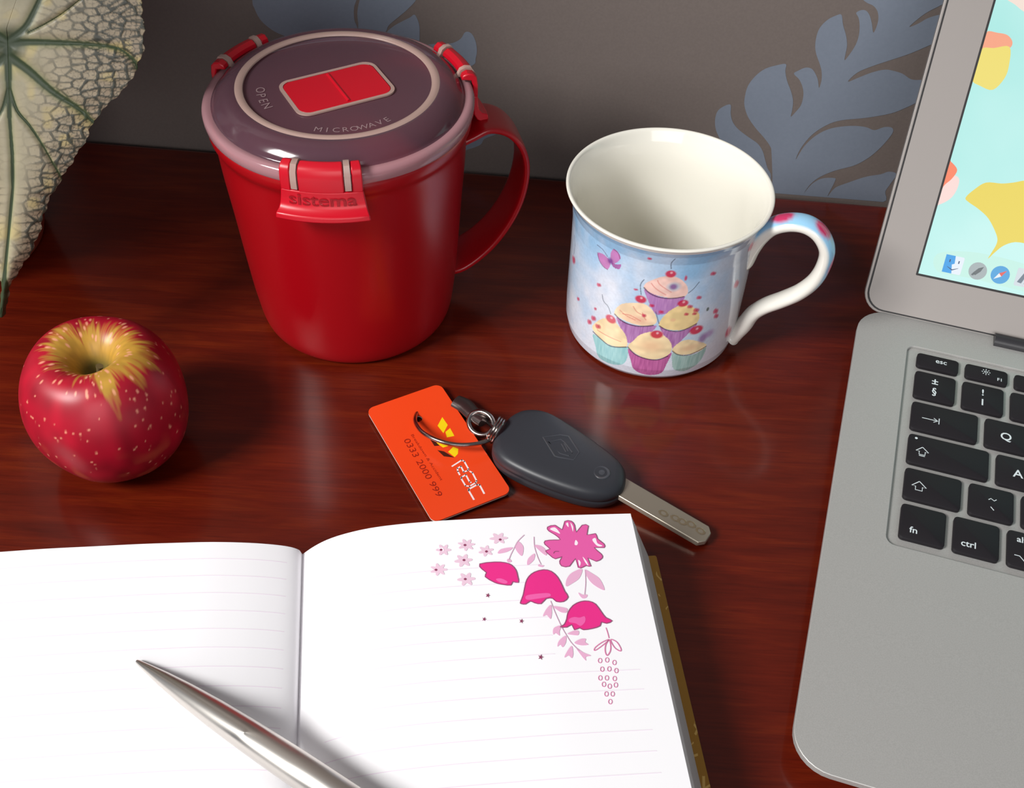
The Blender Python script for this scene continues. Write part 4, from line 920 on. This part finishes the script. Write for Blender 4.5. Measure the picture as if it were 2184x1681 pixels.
# ================================================================== potted plant
PX_, PY_ = -29.6, 39.7
plant = thing('potted_plant', (PX_, PY_, 0), 'plant with large cream leaf netted in dark green veins, in terracotta pot', 'plant')
m_terra = mat('terracotta', sr(150, 62, 40), .6); nz = noise(m_terra, coords(m_terra), 60, 4); link(m_terra, ramp(m_terra, nz, [(0.3, sr(138, 54, 34)), (0.7, sr(165, 76, 50))]), bs(m_terra).inputs['Base Color'])
v, f = lathe([(0, 0), (3.9, 0), (4.2, .12), (4.35, .6), (4.9, 5), (5.2, 7.0), (5.55, 7.1), (5.65, 8.4), (5.3, 8.5), (5.1, 8.2), (5.0, 7.4), (0, 7.4)], (PX_, PY_, 0), 80); M('pot', v, f, m_terra, plant)
m_soil = mat('soil', sr(52, 38, 28), .95); v, f = lathe([(0, 7.7), (2, 7.8), (4, 7.6), (5.0, 7.5)], (PX_, PY_, 0), 40); so = M('soil', v, f, m_soil, plant)
# leaf blade painted in the leaf's own plane
def LP(px, py): 
    nrm = np.array([0.22, -1.0, .42]); return atpl(px, py, (-20, 33.2, 10), nrm)
ol_r = smoothc([(0,680),(14,612),(40,572),(65,530),(80,490),(90,450),(106,415),(126,384),(142,358),(160,330),(180,300),(190,272),(205,250),(226,226),(252,200),(275,176),(285,150),(296,130),(303,100),(303,60),(299,20),(288,-20),(268,-70),(235,-120),(180,-150),(120,-150),(60,-110),(30,-40)], 6, False)
def x_out(y): 
    o = np.argsort(ol_r[:, 1]); return np.interp(y, ol_r[o, 1], ol_r[o, 0])
ys = np.linspace(-148, 678, 340); NI = 150
def x_in(y): return np.where(y < 60, 15+(60-y)*.35, np.interp(y, [60, 250, 330, 400, 500, 600, 680], [15, 20, 26, 27, 18, 8, 0]))
xo = np.maximum(x_out(ys)+2.2*np.sin(ys*.13)+1.5*np.sin(ys*.31), x_in(ys)+.5)
YY, II = np.meshgrid(ys, np.linspace(0, 1, NI), indexing='ij'); XX = x_in(YY)*(1-II)+xo[:, None]*II
major = [([(15,100),(18,250),(26,330),(27,400),(18,500),(8,600),(0,680)], 9), ([(15,95),(60,90),(150,93),(210,98),(250,106),(278,128),(290,152)], 7.5), ([(18,120),(60,150),(110,195),(160,230),(185,255),(197,268)], 9), ([(20,190),(36,236),(62,268),(90,312),(115,362),(125,388)], 6), ([(15,90),(52,60),(72,25),(92,-20),(120,-90)], 8), ([(60,70),(130,30),(200,-30),(240,-90)], 3.5)]
dmaj = np.full(XX.shape, 1e9)
for pth, w in major:
    q = smoothc(pth, 4, False); ln = np.linalg.norm(q-np.array([15, 100]), axis=1)
    d = np.full(XX.shape, 1e9)
    for k in range(len(q)-1):
        dd = segdist(XX, YY, q[k:k+2]); wl = 1.3*w*max(.42, 1-ln[k]/420); d = np.minimum(d, dd/wl)
    dmaj = np.minimum(dmaj, d)
# secondary ribs leave the main ones, then a fine net
def net(seed, cell, sx, sy):
    r = np.random.RandomState(seed); gx = np.arange(-4, 330/(cell*sx)+2); gy = np.arange(-160/(cell*sy)-2, 700/(cell*sy)+2)
    pts = np.array([((a+r.rand()*.85)*cell*sx, (b+r.rand()*.85)*cell*sy) for a in gx for b in gy]); X = XX.ravel(); Y = YY.ravel()
    F1 = np.full(X.shape, 1e9); F2 = F1.copy()
    for p in pts:
        m_ = (np.abs(X-p[0]) < cell*sx*2) & (np.abs(Y-p[1]) < cell*sy*2)
        if not m_.any(): continue
        idx = np.nonzero(m_)[0]; d = np.hypot((X[idx]-p[0])/sx, (Y[idx]-p[1])/sy); f1 = F1[idx]
        c = d < f1; F2[idx] = np.where(c, f1, np.minimum(F2[idx], d)); F1[idx] = np.where(c, d, f1)
    return (F2-F1).reshape(XX.shape)
e1 = net(3, 22, 1.35, .8); e2 = net(4, 11, 1, .9)
outer = np.clip(II*1.25-.12, 0, 1)
nz_ = vnoise(XX*.05+10, YY*.05+20, 31); nf_ = vnoise(XX*.3+10, YY*.3+90, 32)
C = sr(152, 136, 113)[None, None]*(.80+.25*nz_+.1*nf_)[..., None]
C = C*(1-.25*(1-outer)[..., None])+sr(200, 205, 170)*(.25*(1-outer)[..., None])
yel = np.clip((vnoise(XX*.03+3, YY*.03+9, 33)-.68)*5, 0, 1)*.5; C = C*(1-yel[..., None])+sr(196, 176, 110)*yel[..., None]
green = sr(52, 66, 40); dkg = sr(38, 44, 36)
k = np.clip((4.2-e1)/2.0, 0, 1)*np.clip(outer*1.5-.15+nz_*.3, 0, 1)*.92; C = C*(1-k[..., None])+dkg*k[..., None]
k = np.clip((2.3-e2)/1.4, 0, 1)*np.clip(outer*1.5-.5+(nf_-.5)*.8, 0, 1)*.8; C = C*(1-k[..., None])+dkg*k[..., None]
k = np.clip((2.0-dmaj)/1.6, 0, 1)*.55; C = C*(1-k[..., None])+sr(110, 128, 78)*k[..., None]
k = np.clip((1.15-dmaj)/.35, 0, 1); C = C*(1-k[..., None])+green*k[..., None]
nd_ = np.hypot(XX-12, YY-95); k = np.clip((52-nd_)/25, 0, 1)*.85; C = C*(1-k[..., None])+sr(46, 60, 36)*k[..., None]
relief = .10*np.exp(-(dmaj/1.6)**2)-.02*np.exp(-(e1/3)**2)*outer
nrm = np.array([0.22, -1.0, .42]); nrm /= np.linalg.norm(nrm)
P = np.array([LP(a, b) for a, b in zip(XX.ravel(), YY.ravel())]).reshape(*XX.shape, 3)
droop = -1.1*(II**2)*1.0
axis_a, axis_b = LP(15, 100), LP(0, 680); mid_dir = (axis_b-axis_a)/np.linalg.norm(axis_b-axis_a); lat = np.cross(mid_dir, nrm); lat = lat if lat[0] > 0 else -lat
PR = P+nrm*(droop*.35-relief)[..., None]
rel = P-axis_a; latc = rel@lat
PLf = np.array([LP(a, b) for a, b in zip((2*x_in(YY)-XX).ravel(), YY.ravel())]).reshape(*XX.shape, 3)+nrm*(droop*.35-relief)[..., None]
NYs = len(ys); i, j = np.meshgrid(np.arange(NYs-1), np.arange(NI-1), indexing='ij'); a = i*NI+j
q1 = np.stack([a, a+1, a+NI+1, a+NI], -1).reshape(-1, 4); q2 = q1[:, ::-1]+NYs*NI
m_leaf = vcol('leaf_skin', .42, Subsurface_Weight=0.0)
LV = np.concatenate([PR.reshape(-1, 3), PLf.reshape(-1, 3)]); LF = np.concatenate([q1, q2]); LC = np.concatenate([C.reshape(-1, 3)]*2)
lf = M('leaf', LV, LF, m_leaf, plant, angle=None, col=LC); lf['label'] = 'large cream leaf with green veins hanging to the front right'
sm_ = lf.modifiers.new('thickness', 'SOLIDIFY'); sm_.thickness = .0006
# petiole
m_pet = mat('petiole_green', sr(86, 104, 58), .5)
pt = smoothc([LP(15, 100)+np.array([-.1, .4, .2]), LP(15, 100)+np.array([-2.0, 2.2, 2.6]), np.array([PX_+4, PY_-2.5, 16]), np.array([PX_+1.5, PY_-.8, 11]), np.array([PX_+.8, PY_-.3, 7.6])], 8, False)
v, f = tube(pt, list(np.linspace(.22, .38, len(pt))), 12); M('petiole', v, f, m_pet, plant)
# further leaves, outside the left of the frame, coarser copies of the same blade
ci = np.arange(0, NYs, 6); cj = np.arange(0, NI, 6); sub = lambda A_: A_[np.ix_(ci, cj)]
cv = np.concatenate([sub(PR).reshape(-1, 3), sub(PLf).reshape(-1, 3)])-axis_a; cc = np.concatenate([sub(C).reshape(-1, 3)]*2)
n_i, n_j = len(ci), len(cj); i, j = np.meshgrid(np.arange(n_i-1), np.arange(n_j-1), indexing='ij'); a = i*n_j+j; cf = np.stack([a, a+1, a+n_j+1, a+n_j], -1).reshape(-1, 4); cf = np.concatenate([cf, cf[:, ::-1]+n_i*n_j])
B0 = np.stack([lat, mid_dir, nrm], 1)
def more_leaf(at, dirn, face, sc):
    d1 = np.array(dirn, float); d1 /= np.linalg.norm(d1); n1 = np.array(face, float); n1 -= d1*(n1@d1); n1 /= np.linalg.norm(n1); l1 = np.cross(d1, n1)
    if np.linalg.det(np.stack([l1, d1, n1], 1))*np.linalg.det(B0) < 0: l1 = -l1
    R = np.stack([l1, d1, n1], 1)@np.linalg.inv(B0); vv = (cv*sc)@R.T+np.array(at)
    o = M('leaf', vv, cf, m_leaf, plant, angle=None, col=cc)
    pth = smoothc([np.array(at, float), np.array(at)*.7+np.array([PX_, PY_, 14])*.3+np.array([0, 0, 2.5]), np.array([PX_+RNG.uniform(-1, 1), PY_+RNG.uniform(-1, 1), 7.6])], 8, False)
    v, f = tube(pth, list(np.linspace(.2, .34, len(pth))), 10); M('petiole', v, f, m_pet, plant)
for p_, s_, z_, sc in ((-39.5, 12, 33, .8), (-42.5, 10, 19, 1.0), (-43, 11, 28, 1.05), (-44, 9, 37, 1.05), (-51, 10, 20, 1.1), (-51, 9, 30, 1.1), (-53, 8, 40, 1.1), (-47, 7, 24, 1.0), (-46.5, 6, 34, 1.0), (-58, 9, 26, 1.1), (-48, 5, 44, 1.0)):
    more_leaf((.591*p_-.806*s_, -.806*p_-.591*s_, z_), (-.12+RNG.uniform(-.1, .1), -.15+RNG.uniform(-.1, .1), -.9), (-.6, -.44, .55), sc)
